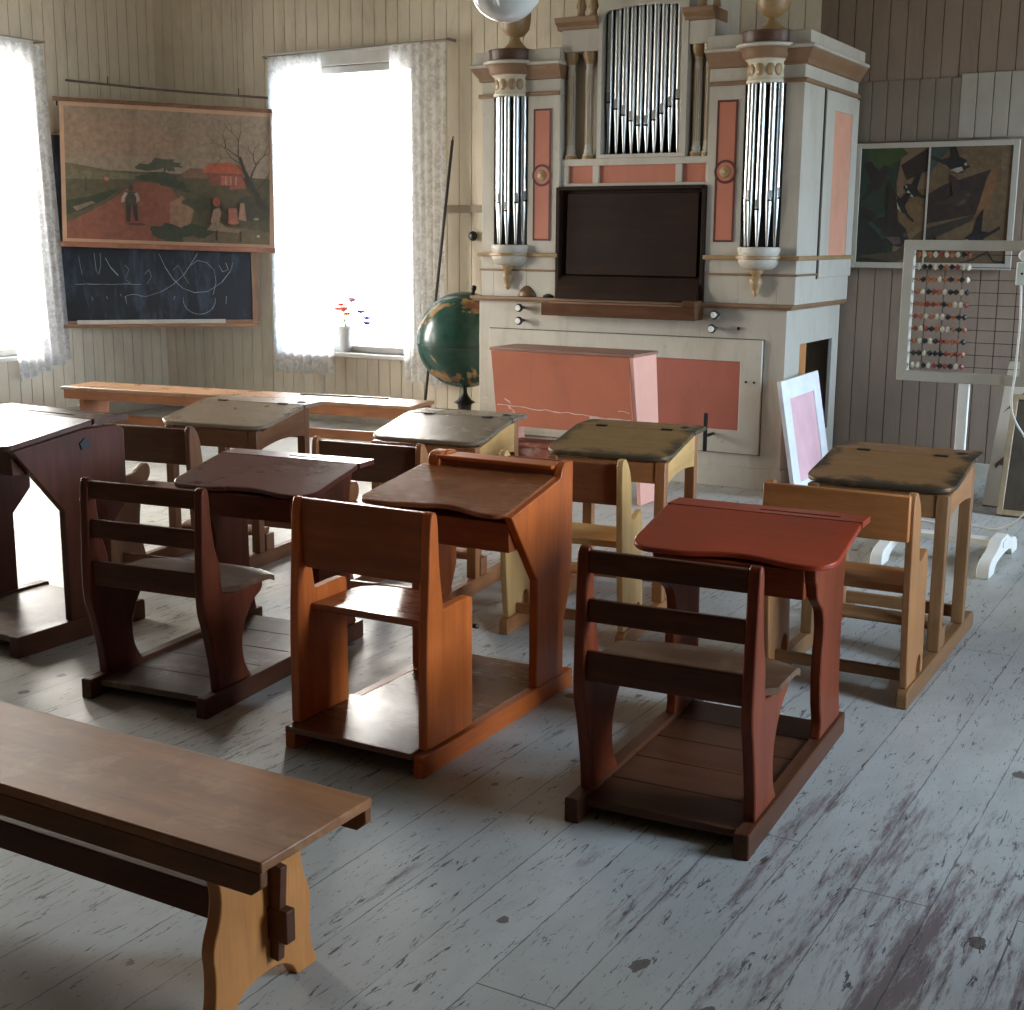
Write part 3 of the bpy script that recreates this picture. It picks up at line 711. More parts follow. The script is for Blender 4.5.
# towers
PINKS = {}
def tower(xa, xb, n0, n1, p0, p1, rl, rr_):
    """body xa..xb, niche n0..n1, pink strip p0..p1"""
    Yf = 8.2; z0, z1 = 1.198, 2.55
    mb = MB().box(xa, xb, Yf+.10, YBK, z0, 2.66)
    mb.box(xa, n0, Yf, Yf+.10, z0, z1).box(n1, xb, Yf, Yf+.10, z0, z1).box(n0, n1, Yf, Yf+.10, z0, 1.54)
    mb.box(xa, xb, Yf, Yf+.10, z1, 2.66)
    tb = op('tower_case', mb, org_w, bevel=.003)
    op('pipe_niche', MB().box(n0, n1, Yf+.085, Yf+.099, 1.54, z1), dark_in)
    c = (p0+p1)/2
    op('pink_strip', MB().box(p0, p1, Yf-.006, Yf, 1.585, 2.46), org_pink)
    mb = MB(); t = .013
    for q in ((p0, p1, 2.447, 2.46), (p0, p1, 1.585, 1.598), (p0, p0+t, 1.598, 2.447), (p1-t, p1, 1.598, 2.447)): mb.box(q[0], q[1], Yf-.0075, Yf-.006, q[2], q[3])
    R = Matrix.Translation((c, Yf-.006, 2.022)) @ Matrix.Rotation(PI/2, 4, 'X')
    mb.lathe([(.058, 0), (.058, .004), (.074, .004), (.074, 0)], seg=28, T=R)
    op('maroon_outline', mb, dkline)
    op('pink_disc', MB().lathe([(0, .003), (.058, .003), (.058, 0)], seg=28, T=R), org_pink)
    op('rosette', MB().lathe([(0, .012), (.012, .012), (.018, .006), (.03, .009), (.038, .004), (.038, 0)], seg=16, T=R), gilt, smooth=60)
    # string courses
    for z, h, d, m in ((2.545, .026, .020, org_br), (1.474, .028, .024, gilt), (1.375, .014, .012, org_br)):
        op('moulding', MB().box(xa-d*rl, xb+d*rr_, Yf-d, Yf, z, z+h).box(*((xb, xb+d) if rr_ else (xa-d, xa)), Yf, YBK, z, z+h), m, bevel=.004)
    # cornice: flared ring
    prof = [(0, 2.65), (.014, 2.655), (.018, 2.675), (.03, 2.69), (.05, 2.72), (.058, 2.735), (.058, 2.74)]
    def ringprof(prof, name, m):
        mb = MB(); vs = []; 
        for d, z in prof: dl, dr = d*(1 if rl else .25), d*(1 if rr_ else .25); vs += [(xa-dl, Yf-d, z), (xb+dr, Yf-d, z), (xb+dr, YBK, z), (xa-dl, YBK, z)]
        fs = []
        for i in range(len(prof)-1):
            for k in range(4): fs.append((4*i+k, 4*i+(k+1) % 4, 4*i+4+(k+1) % 4, 4*i+4+k))
        fs += [(3, 2, 1, 0), tuple(4*(len(prof)-1)+k for k in range(4))]
        mb.add(vs, fs); return op(name, mb, m, smooth=30)
    ringprof(prof, 'cornice', org_br)
    ringprof([(.058, 2.74), (.068, 2.744), (.073, 2.756), (.068, 2.764), (.035, 2.77), (.035, 2.842), (.03, 2.846)], 'cornice_cap', org_w)
    # bowed corbel, capital, base under the pipes (half round)
    nc, nr = (n0+n1)/2, (n1-n0)/2
    L = lambda prof, name, m, **k: op(name, MB().lathe(prof, (nc, Yf+.02, 0), 24, PI, 2*PI), m, smooth=45, **k)
    L([(0, 1.555), (nr+.008, 1.555), (nr+.014, 1.54), (nr+.006, 1.515), (nr+.004, 1.502)], 'corbel', org_w)
    L([(nr+.004, 1.502), (nr+.022, 1.50), (nr+.022, 1.482), (nr+.006, 1.478)], 'corbel_band', gilt)
    L([(nr+.006, 1.478), (nr+.004, 1.46), (nr-.012, 1.435), (nr-.04, 1.415), (0, 1.41)], 'corbel_bowl', org_w)
    op('drop_finial', MB().lathe([(.045, 1.415), (.042, 1.395), (.028, 1.385), (.022, 1.37), (.038, 1.355), (.040, 1.335), (.030, 1.30), (.018, 1.275), (.022, 1.265), (.01, 1.25), (0, 1.243)], (nc, Yf-.03, 0), 14), gilt, smooth=60)
    L([(0, 2.545), (nr-.005, 2.545), (nr, 2.56), (nr-.012, 2.575), (nr-.02, 2.62), (nr-.008, 2.67), (nr+.01, 2.685)], 'capital', paint('organ_cream', (.56, .50, .38), .45, (.35, .28, .18), .5, .1, 6.))
    for a in (-128, -95, -62, -150, -35):
        an = math.radians(a); r = nr-.016
        T = Matrix.Translation((nc+r*math.cos(an), Yf+.02+r*math.sin(an), 2.625)) @ Matrix.Rotation(an, 4, 'Z') @ Matrix.Scale(.35, 4, (1, 0, 0))
        op('carved_leaf', MB().lathe([(0, -.042), (.014, -.036), (.024, -.015), (.026, .01), (.018, .032), (0, .044)], seg=10, T=T), gilt, smooth=60)
    L([(nr+.01, 2.685), (nr+.028, 2.70), (nr+.034, 2.73), (nr+.055, 2.75)], 'capital_moulding', org_br)
    L([(nr+.055, 2.75), (nr+.067, 2.755), (nr+.072, 2.768), (nr+.062, 2.774), (nr+.03, 2.778)], 'capital_rim', org_w)
    L([(nr+.03, 2.775), (nr+.03, 2.838), (nr+.036, 2.848), (0, 2.85)], 'urn_plinth', wood('plinth_brown', (.12, .06, .04), (.08, .04, .025), 'x'))
    # urn
    bz = 2.85
    urn = [(0, 0), (.085, 0), (.085, .012), (.06, .035), (.032, .07), (.028, .085), (.06, .10), (.092, .135), (.103, .19), (.105, .25), (.112, .262), (.10, .275), (.07, .30), (.03, .34), (.02, .37), (0, .38)]
    op('urn_finial', MB().lathe(urn, (nc+.02, Yf+.02, bz), 22), gilt, smooth=50)
    # pipes in a bow
    n = 5
    for i in range(n):
        a = PI+PI*(i+.5)/n; rr = nr-.028
        px, py = nc+rr*math.cos(a), Yf+.03+rr*.75*math.sin(a)
        zm = 1.79+.035*abs(i-2)+(.02 if i % 2 else 0)
        pipe(px, py, 1.556, zm, 2.548, .0215, a)
def pipe(px, py, zb, zm, zt, r, a=-PI/2):
    o = op('organ_pipe', MB().lathe([(.005, zb), (.008, zb+.01), (r, zm-.012), (r, zm), (r, zt)], (px, py, 0), 14), pipe_m, smooth=35)
    T = Matrix.Translation((px, py, 0)) @ Matrix.Rotation(a, 4, 'Z')
    op('mouth_slit', MB().box(r*.80, r+.003, -r*.62, r*.62, zm-.010, zm+.004, T=T), black_m, o)
    op('upper_lip', MB().box(r*.78, r+.0015, -r*.6, r*.6, zm+.006, zm+.06, T=T), pipe_d, o, bevel=.002)
tower(-5.0, -4.385, -4.90, -4.635, -4.586, -4.450, 1, 0)
tower(-3.318, -2.70, -3.078, -2.818, -3.258, -3.122, 0, 1)
# side door of the right tower
op('side_door', MB().ring([(8.80, 1.50), (9.20, 1.50), (9.20, 2.425), (8.80, 2.425)], 8.62, 9.34, 1.36, 2.535, -2.70, -2.685, swap=True), org_w, bevel=.003)
op('side_door_field', MB().box(-2.70, -2.692, 8.80, 9.20, 1.50, 2.425), paint('organ_salmon_pale', (.60, .29, .19), .5, (.48, .24, .16), .3), label='pale salmon panel of the side door')
op('door_gap', MB().box(-2.70, -2.694, 8.605, 8.62, 1.35, 2.545), black_m)
# centre
YC = 8.22
mb = MB().box(-4.385, -3.318, YC+.1, YBK-.3, 1.95, 2.82).box(-4.385, -3.318, YC, YC+.1, 2.08, 2.125).box(-4.385, -3.318, YC, YC+.1, 1.935, 1.965)
for a, b in ((-4.385, -4.33), (-4.145, -4.10), (-3.545, -3.50), (-3.335, -3.318)): mb.box(a, b, YC, YC+.1, 1.965, 2.08)
op('centre_rail', mb, org_w, bevel=.003)
for a, b in ((-4.33, -4.145), (-4.10, -3.545), (-3.50, -3.335)): op('pink_panel', MB().box(a, b, YC+.02, YC+.1, 1.965, 2.08), org_pink)
# tall centre pipe field
inner = arc(-4.02, 2.96, .06, 180, 90, 6)
inner = [(-4.086, 2.15), (-3.524, 2.15)]+arc(-3.584, 3.01, .06, 0, 90, 6)+[(-3.805, 3.078)]+arc(-4.026, 3.00, .06, 90, 180, 6)
op('pipe_field_frame', MB().ring(inner, -4.115, -3.478, 2.125, 3.45, YC-.01, YC+.02), org_w, bevel=.002)
op('pipe_field_body', MB().box(-4.115, -3.478, YC+.12, YBK-.25, 2.125, 3.45).box(-4.115, -4.09, YC+.02, YC+.12, 2.125, 3.45).box(-3.50, -3.478, YC+.02, YC+.12, 2.125, 3.45), org_w)
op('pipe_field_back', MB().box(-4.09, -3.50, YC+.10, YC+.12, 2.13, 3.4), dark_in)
for i in range(10):
    x = -4.053+i*(.496/9)
    t = abs(i-4.5)/4.5
    pipe(x, YC+.052, 2.152, 2.325+.165*t**1.25, 3.2, .0220)
# columns, entablature pieces
for x in (-4.335, -4.20, -3.425, -3.345):
    col = op('column', MB().lathe([(.0, 2.125), (.042, 2.125), (.042, 2.15), (.03, 2.165), (.034, 2.18), (.027, 2.195), (.027, 2.70), (.022, 2.72), (.03, 2.735), (.026, 2.75), (.045, 2.79), (.045, 2.815), (0, 2.815)], (x, YC+.045, 0), 16), org_w, smooth=45)
    op('column_base', MB().lathe([(.044, 2.124), (.044, 2.145), (.036, 2.155), (.03, 2.156)], (x, YC+.045, 0), 16), gilt, col, smooth=45)
    op('column_capital', MB().lathe([(.028, 2.735), (.034, 2.75), (.047, 2.788), (.047, 2.816)], (x, YC+.045, 0), 16), gilt, col, smooth=45)
    for k in range(5):
        a = -PI/2+(k-2)*.5
        op('gilt_fillet', MB().box(x+.0265*math.cos(a)-.002, x+.0265*math.cos(a)+.002, YC+.045+.0265*math.sin(a)-.002, YC+.045+.0265*math.sin(a)+.001, 2.22, 2.67), gilt, col)
for a, b in ((-4.39, -4.115), (-3.478, -3.30)):
    op('entablature', MB().box(a, b, YC-.005, YC+.2, 2.815, 2.955), org_w, bevel=.003)
    op('small_cornice', MB().prism([(YC+.2, 2.955), (YC-.01, 2.955), (YC-.015, 2.975), (YC-.05, 3.0), (YC-.06, 3.03), (YC+.2, 3.03)], 'x', a-.03, b+.0), org_br, bevel=.003)
    x = (a+b)/2+.03
    for dx in (-.045, .045): op('scroll_ornament', MB().lathe([(0, 3.03), (.03, 3.035), (.022, 3.07), (.034, 3.10), (.024, 3.15), (.03, 3.19), (0, 3.21)], (x+dx, YC+.04, 0), 12), gilt, smooth=60)
# console
op('console_back', MB().box(-4.385, -3.318, 8.235, 8.25, 1.198, 1.95), consol)
op('console_cheek', MB().box(-4.40, -4.372, 8.18, 8.42, 1.198, 1.94), consol, bevel=.003)
op('console_cheek', MB().box(-3.338, -3.31, 8.18, 8.42, 1.198, 1.94), consol, bevel=.003)
op('console_lid', MB().box(-4.385, -3.318, 8.18, 8.24, 1.92, 1.945), consol, bevel=.003)
op('music_board', MB().prism([(8.205, 1.36), (8.235, 1.36), (8.235, 1.90), (8.215, 1.90)], 'x', -4.33, -3.37), consol, bevel=.004)
op('fall_board', MB().prism([(8.12, 1.20), (8.235, 1.20), (8.235, 1.36), (8.20, 1.35), (8.14, 1.25)], 'x', -4.372, -3.338), consol, bevel=.004)
op('key_shelf', MB().prism([(8.42, 1.085), (8.06, 1.085), (8.055, 1.17), (8.42, 1.185)], 'x', -4.44, -3.31), shelfw, bevel=.004)
op('shelf_lip', MB().box(-4.38, -3.40, 8.05, 8.075, 1.170, 1.180), wood('lip_light', (.30, .17, .11), (.2, .1, .06), 'x', .3), bevel=.002)
op('shelf_block', MB().box(-3.40, -3.31, 8.05, 8.3, 1.17, 1.21), shelfw, bevel=.004)
# bellows lever
op('bellows_lever', MB().box(-3.212, -3.188, 8.02, 8.045, .25, .50).box(-3.208, -3.192, 8.045, 8.2, .34, .36), iron_m, bevel=.006)

def place(name, mb, m, loc, label, cat, group=None, **k):
    o = obj(name, mb, m, None, **k); o.location = loc; tag(o, label, cat, group); return o
place('ornament', MB().lathe([(0, 0), (.085, 0), (.09, .012), (.075, .045), (.045, .085), (.02, .10), (0, .104)], seg=20), wood('dome_brown', (.16, .09, .04), (.09, .05, .025), 'x', .35), (-4.63, 8.25, 1.1995), 'small brown domed ornament on the organ ledge beside the console', 'ornament', smooth=60)
cs = MB().lathe([(0, 0), (.055, 0), (.058, .012), (.03, .03), (.012, .05), (.01, .10), (.02, .115), (.012, .13), (.01, .18), (.022, .20), (.02, .225), (0, .228)], seg=16)
place('candlestick', cs, flat('dark_green_metal', (.03, .045, .035), .3, .6), (-4.46, 8.235, 1.198), 'dark green candlestick on the organ ledge, left of the console', 'candlestick', smooth=50)

# ---------------------------------------------------------------- pink box bench
t = thing('organ_bench', 'salmon pink boxed bench with scraped front standing before the organ', 'bench', (-3.85, 7.33, 0))
def bt(mb): mb.v = [(x+3.85, y-7.33, z) for x, y, z in mb.v]; return mb
pk = paint('pink_bench_front', (.48, .145, .075), .5, (.34, .11, .065), .5, .09, 3., .15)
pk2 = paint('pink_bench_lit_side', (.72, .36, .27), .5, (.58, .28, .21), .3, .06, 3.)  # lit copy of the bench pink: daylight on the side painted into the colour
obj('front_board', bt(MB().prism([(7.135, .915), (7.155, .915), (7.235, .44), (7.215, .44)], 'x', -4.285, -3.335)), pk, t, bevel=.003)
for x in (-4.285, -3.335):
    obj('side_board', bt(MB().prism([(7.135, .918), (7.47, .918), (7.53, .50), (7.52, 0), (7.30, 0), (7.235, .44)], 'x', x, x+.025)), pk2, t, bevel=.003, label='pink side board with light painted into its paler colour')
obj('top_board', bt(MB().box(-4.295, -3.30, 7.13, 7.475, .916, .935)), wood('bench_top_brownpink', (.38, .20, .14), (.26, .13, .09), 'x', .45), t, bevel=.004)
obj('lower_shelf', bt(MB().box(-4.375, -3.335, 7.30, 7.50, .30, .325).box(-4.375, -3.335, 7.32, 7.34, .18, .30)), wood('shelf_redbrown', (.30, .09, .05), (.18, .05, .03), 'x', .5, (.4, .35, .3), .5), t, bevel=.003)
sc_ = MB(); rr = random.Random(3)
def scratch(mb, pts, wd, P):
    for (a, b), (c, d) in zip(pts, pts[1:]):
        L = math.hypot(c-a, d-b) or 1; nx, ny = -(d-b)/L, (c-a)/L
        w1 = wd*rr.uniform(.5, 1.2); w2 = wd*rr.uniform(.5, 1.2)
        mb.add([P(a-nx*w1, b-ny*w1), P(c-nx*w2, d-ny*w2), P(c+nx*w2, d+ny*w2), P(a+nx*w1, b+ny*w1)], [(0, 1, 2, 3)])
PF = lambda x, z: (x, 7.135+(.915-z)*.080/.475-.0015, z)
pts = [(-4.27+i*.05, .575-.045*i/18+rr.uniform(-.006, .006)) for i in range(19)]
scratch(sc_, pts, .003, PF)
for _ in range(9):
    x = rr.choice([-4.36, -4.36, -4.05, -4.2, -3.42, -3.40, -3.9]); z = .56+rr.uniform(-.05, .05)
    scratch(sc_, [(x+rr.uniform(-.03, .03), z), (x+rr.uniform(-.02, .06), z+rr.uniform(-.03, .03)), (x+rr.uniform(0, .08), z+rr.uniform(-.02, .02))], .003, PF)
scratch(sc_, [(-3.62, .535), (-3.5, .53), (-3.42, .525), (-3.36, .51)], .011, PF)
obj('paint_scrapes', bt(sc_), flat('scraped_paint', (.72, .52, .44), .6), t)

# ---------------------------------------------------------------- loose pink framed panel leaning on organ side
A_, B_, Cc, D_ = Vector((-2.57, 7.94, .0)), Vector((-2.57, 8.74, .0)), Vector((-2.70, 8.73, .735)), Vector((-2.70, 7.93, .735))
ex = (B_-A_).normalized(); ez = ((D_-A_)-ex*(D_-A_).dot(ex)).normalized(); en = ex.cross(ez).normalized()
if en.x < 0: en = -en
wid = (B_-A_).length; hei = (D_-A_).length; sh = (D_-A_).dot(ex)/hei
def leanP(o_, ex, ez, en): return lambda u, v, w_: tuple(o_+ex*u+ez*v+en*w_)
def frame_thing(name, label, cat, o_, ex, ez, en, W, H, fw, th, fm, pm, partname='panel', group=None, extra=None):
    t = thing(name, label, cat, tuple(o_), 0, group)
    O = Vector((0, 0, 0)); 
    def bx(mb, u0, u1, v0, v1, w0, w1, mi=0):
        P = leanP(O, ex, ez, en)
        vs = [P(u0, v0, w0), P(u1, v0, w0), P(u1, v0, w1), P(u0, v0, w1), P(u0, v1, w0), P(u1, v1, w0), P(u1, v1, w1), P(u0, v1, w1)]
        mb.add(vs, [(0, 3, 2, 1), (4, 5, 6, 7), (0, 1, 5, 4), (1, 2, 6, 5), (2, 3, 7, 6), (3, 0, 4, 7)], mi)
    mb = MB(); l, r, b, tp = fw if isinstance(fw, tuple) else (fw,)*4
    bx(mb, 0, l, 0, H, 0, th); bx(mb, W-r, W, 0, H, 0, th); bx(mb, l, W-r, 0, b, 0, th); bx(mb, l, W-r, H-tp, H, 0, th)
    obj('frame', mb, fm, t, bevel=.003)
    mb = MB(); bx(mb, l, W-r, b, H-tp, th*.2, th*.6); obj(partname, mb, pm, t)
    return t, (lambda u, v, w_=0: Vector(leanP(O, ex, ez, en)(u, v, w_))), bx
ez2 = (D_-A_).normalized(); ex2 = (ex-ez2*ex.dot(ez2)).normalized(); en2 = ex2.cross(ez2).normalized()
if en2.x < 0: en2 = -en2
frame_thing('loose_panel', 'white framed panel with pink field leaning against the organ side', 'panel', A_, ex2, ez2, en2, .75, .75, (.13, .13, .10, .12), .028,
            paint('loose_white', (.80, .80, .80), .5, (.6, .55, .48), .3), paint('loose_pink', (.74, .45, .47), .55), 'pink_field')

# ---------------------------------------------------------------- flat pictures drawn as stacked cut-outs
def blob(cx, cy, rx, ry, n=14, jit=.0, rot=0., r_=random.Random(5)):
    out = []
    for i in range(n):
        a = 2*PI*i/n; k = 1+r_.uniform(-jit, jit); x, y = rx*k*math.cos(a), ry*k*math.sin(a)
        out.append((cx+x*math.cos(rot)-y*math.sin(rot), cy+x*math.sin(rot)+y*math.cos(rot)))
    return out
def strip(pts, w0, w1=None):
    w1 = w0 if w1 is None else w1; n = len(pts); L = []; R = []
    for i, (x, y) in enumerate(pts):
        a = pts[max(i-1, 0)]; b = pts[min(i+1, n-1)]; dx, dy = b[0]-a[0], b[1]-a[1]; l = math.hypot(dx, dy) or 1
        w_ = w0+(w1-w0)*i/(n-1); L.append((x-dy/l*w_, y+dx/l*w_)); R.append((x+dy/l*w_, y-dx/l*w_))
    return L+R[::-1]
def picture(name, parent, shapes, P, W, H, base, step=.00025):
    """shapes: (polygon in 0..1 units, colour). P(u,v,w) places it"""
    mb = MB(); mats = [base]; idx = {}
    mb.add([P(0, 0, 0), P(W, 0, 0), P(W, H, 0), P(0, H, 0)], [(0, 1, 2, 3)], 0)
    for k, (poly, col) in enumerate(shapes):
        if col not in idx:
            idx[col] = len(mats); mats.append(paint('ink_%02d%02d%02d' % tuple(int(c*99) for c in col), tuple(c*.72 for c in col), .6, tuple(c*.42 for c in col), .6, .28, 22., 0))
        cl = [(min(max(x, 0), 1), min(max(y, 0), 1)) for x, y in poly]
        mb.add([P(x*W, y*H, step*(k+1)) for x, y in cl], [tuple(range(len(cl)))], idx[col])
    me = bpy.data.meshes.new(name); me.from_pydata(mb.v, [], mb.f)
    for m in mats: me.materials.append(m)
    me.polygons.foreach_set('material_index', mb.m); me.update()
    o = bpy.data.objects.new(name, me); C.objects.link(o); o.parent = parent; return o

# chalkboard across the corner; local frame: u along board to the right, v up, w toward room
du = Vector((1, 1, 0)).normalized(); dn = Vector((1, -1, 0)).normalized(); dz = Vector((0, 0, 1))
def corner_pt(K, x): return Vector((x, 9.4+9.25+x-K, 0))   # point on the diagonal plane
t = thing('chalkboard', 'black chalkboard with chalk scribbles set across the room corner', 'chalkboard', (-9.165, 8.135, .85))
O0 = Vector((0, 0, 0)); P = lambda u, v, w_=0: tuple(du*u+dz*v+dn*w_)
def bxp(mb, u0, u1, v0, v1, w0, w1, P=P, mi=0):
    vs = [P(u0, v0, w0), P(u1, v0, w0), P(u1, v0, w1), P(u0, v0, w1), P(u0, v1, w0), P(u1, v1, w0), P(u1, v1, w1), P(u0, v1, w1)]
    mb.add(vs, [(0, 3, 2, 1), (4, 5, 6, 7), (0, 1, 5, 4), (1, 2, 6, 5), (2, 3, 7, 6), (3, 0, 4, 7)], mi)
slate = paint('blue_black_slate', (.014, .018, .022), .36, (.075, .10, .15), .8, .3, 1.6, .05)
mb = MB(); bxp(mb, -.05, 1.58, .02, 1.58, -.02, 0); obj('slate', mb, slate, t)
fm = wood('board_frame_brown', (.40, .24, .14), (.26, .15, .085), 'z', .45)
mb = MB(); bxp(mb, 1.58, 1.64, 0, 1.64, -.025, .02); bxp(mb, -.08, -.05, 0, 1.64, -.025, .0); bxp(mb, -.05, 1.58, 1.58, 1.60, -.025, .01); bxp(mb, 0, 1.58, -.01, .02, -.025, .03)
obj('frame', mb, fm, t, bevel=.003)
ch = MB(); rr = random.Random(11)
PW = lambda a, b: P(a, b, .0012)
def chalk(pts, wd=.003): scratch(ch, pts, wd*.62, PW)
chalk([(.08+.05*i, .335+rr.uniform(-.004, .004)) for i in range(12)], .0035)
chalk([(.50+.04*i, .235+.012*math.sin(i)) for i in range(5)]+[(.80, .27), (.90, .33), (1.0, .42), (1.12, .60)], .003)
chalk([(.79, .60), (.84, .48), (.90, .38), (.98, .30), (1.08, .26), (1.2, .27), (1.32, .35), (1.40, .45), (1.42, .52)], .004)
chalk([(1.0+.14*math.cos(math.radians(a))+.12, .20+.13*math.sin(math.radians(a))) for a in range(170, 375, 15)], .0035)
chalk([(1.24, .24), (1.27, .35), (1.26, .45), (1.20, .52), (1.12, .54), (1.06, .50)], .0035)
chalk([(.30, .60), (.30, .50), (.28, .42), (.26, .45), (.25, .60)], .0025)
chalk([(.34, .56), (.38, .48), (.44, .41)], .006)
chalk([(.12, .58), (.14, .42)], .002); chalk([(.50, .5), (.53, .46), (.50, .38), (.54, .34)], .002); chalk([(.9, .45), (.95, .50), (1.0, .40), (1.04, .33)], .002)
chalk([(1.30, .50), (1.33, .44), (1.38, .46), (1.36, .52)], .004); chalk([(.66, .42), (.70, .46), (.72, .40), (.68, .34)], .0025)
for x in (.22, .34, .45, .50, .48, .9, 1.35, .62): chalk([(x, .2+rr.uniform(-.05, .05)), (x+rr.uniform(-.01, .02), .23)], .003)
obj('chalk_marks', ch, flat('chalk', (.34, .38, .43), .8), t)
mb = MB(); bxp(mb, -.05, 1.64, -.035, -.01, -.02, .075); obj('chalk_tray', mb, wood('tray_brown', (.38, .19, .10), (.26, .12, .06), 'x', .4), t, bevel=.003)
# fix wooden pointer / long white ruler on the tray
r = MB(); PR = lambda u, v, w_: P(u, v, w_)
bxp(r, 0, 1.26, 0, .036, 0, .012)
o = obj('board_ruler', r, paint('ruler_white', (.62, .60, .52), .5, (.4, .36, .3), .3), None, bevel=.002); o.location = Vector((-9.165, 8.135, .85))+du*.08+dn*.02+dz*(-.008)
tag(o, 'long off-white board ruler resting on the chalkboard tray', 'ruler')

# hanging school picture of a farm road
K2 = 1.55
org_ = Vector((-9.06, 9.4+9.25-9.06-K2, 1.533)); 
tilt = math.radians(-1.65)
du2 = (du*math.cos(tilt)+dz*math.sin(tilt)); dz2 = (dz*math.cos(tilt)-du*math.sin(tilt))
PP = lambda u, v, w_=0: tuple(du2*u+dz2*v+dn*w_)
t = thing('wall_picture', 'hanging school picture of a red road, farm and bare tree above the chalkboard', 'picture', tuple(org_))
WPp, HPp = 1.775, 1.175
pale_e = paint('picture_margin', (.42, .25, .15), .6, (.3, .17, .1), .4)
mb = MB(); bxp(mb, 0, WPp, 0, HPp, -.004, 0, PP); obj('picture_sheet', mb, pale_e, t)
shp = []
sky = (.30, .205, .13)
shp += [([(0, .52), (1, .50), (1, 1), (0, 1)], (.315, .23, .155)), ([(0, .62), (.5, .66), (.6, .8), (.3, .95), (0, .95)], (.33, .215, .135))]
shp += [([(0, 0), (1, 0), (1, .52), (0, .535)], (.105, .085, .038))]                    # land
shp += [([(0, .52), (0, .575), (.08, .56), (.15, .545), (.22, .53), (.3, .52)], (.15, .12, .06))]
shp += [([(0, .45), (.33, .47), (.36, .51), (0, .525)], (.17, .145, .075))]
shp += [([(0, .0), (.46, 0), (.52, .15), (.56, .30), (.50, .43), (.35, .46), (.30, .40), (.20, .29), (.1, .2), (0, .12)], (.26, .085, .045))]   # road
shp += [([(.50, 0), (1, 0), (1, .10), (.8, .14), (.62, .10)], (.16, .115, .06))]
shp += [([(.50, .10), (.60, .13), (.62, .26), (.56, .36), (.50, .30)], (.30, .17, .09))]
shp += [([(0, .18), (.08, .22), (.18, .30), (.25, .38), (.22, .385), (.1, .32), (0, .29)], (.045, .05, .022))]
shp += [([(.03, .24), (.12, .29), (.14, .28), (.05, .21)], (.22, .16, .09))]
shp += [(blob(.44, .49, .09, .04, 16, .25), (.05, .06, .03)), (blob(.51, .45, .10, .035, 16, .3, -.4), (.045, .055, .028)), (blob(.40, .565, .055, .03, 14, .3), (.07, .075, .04)), (blob(.48, .595, .08, .045, 18, .35), (.075, .078, .045)),
        ([(.468, .49), (.476, .49), (.485, .58), (.474, .58)], (.06, .05, .03))]
shp += [(blob(.67, .30, .09, .06, 18, .3), (.07, .065, .03)), (blob(.50, .06, .10, .07, 18, .3), (.045, .05, .025)), (blob(.62, .09, .08, .05, 18, .3), (.05, .055, .03)), (blob(.93, .27, .09, .10, 18, .25), (.07, .06, .035))]
# farmhouse
shp += [([(.56, .53), (.60, .575), (.70, .575), (.70, .50), (.57, .50)], (.20, .11, .065)), ([(.66, .56), (.70, .62), (.80, .635), (.86, .585), (.86, .545), (.67, .545)], (.44, .11, .045)),
        ([(.68, .545), (.86, .545), (.88, .46), (.70, .45)], (.22, .07, .045)), ([(.755, .53), (.83, .53), (.83, .455), (.755, .455)], (.46, .12, .07)), ([(.80, .535), (.86, .53), (.88, .44), (.80, .42)], (.33, .10, .06))]
for x in (.775, .80, .825): shp += [([(x, .525), (x+.008, .525), (x+.008, .46), (x, .46)], (.40, .27, .2))]
shp += [(blob(.195, .465, .012, .016), (.5, .14, .09)), ([(.093, .47), (.1, .47), (.1, .36), (.093, .36)], (.08, .05, .03))]
# bare tree
trunk = [(.965, .28), (.93, .40), (.895, .50), (.87, .58), (.85, .68)]
shp += [(strip(trunk, .018, .006), (.055, .04, .025))]
rr2 = random.Random(4)
def branch(x, y, a, L, w_, d):
    x2, y2 = x+L*math.cos(a)*.65, y+L*math.sin(a)
    shp.append((strip([(x, y), ((x+x2)/2+rr2.uniform(-.006, .006), (y+y2)/2), (x2, y2)], w_, w_*.6), (.075, .055, .035)))
    if d:
        for k in (-1, 1): branch(x2, y2, a+k*rr2.uniform(.25, .75), L*rr2.uniform(.62, .85), w_*.62, d-1)
branch(.90, .50, 1.2, .13, .006, 4); branch(.88, .55, 2.0, .14, .006, 4); branch(.93, .42, .9, .13, .005, 3); branch(.86, .62, 2.6, .10, .004, 3)
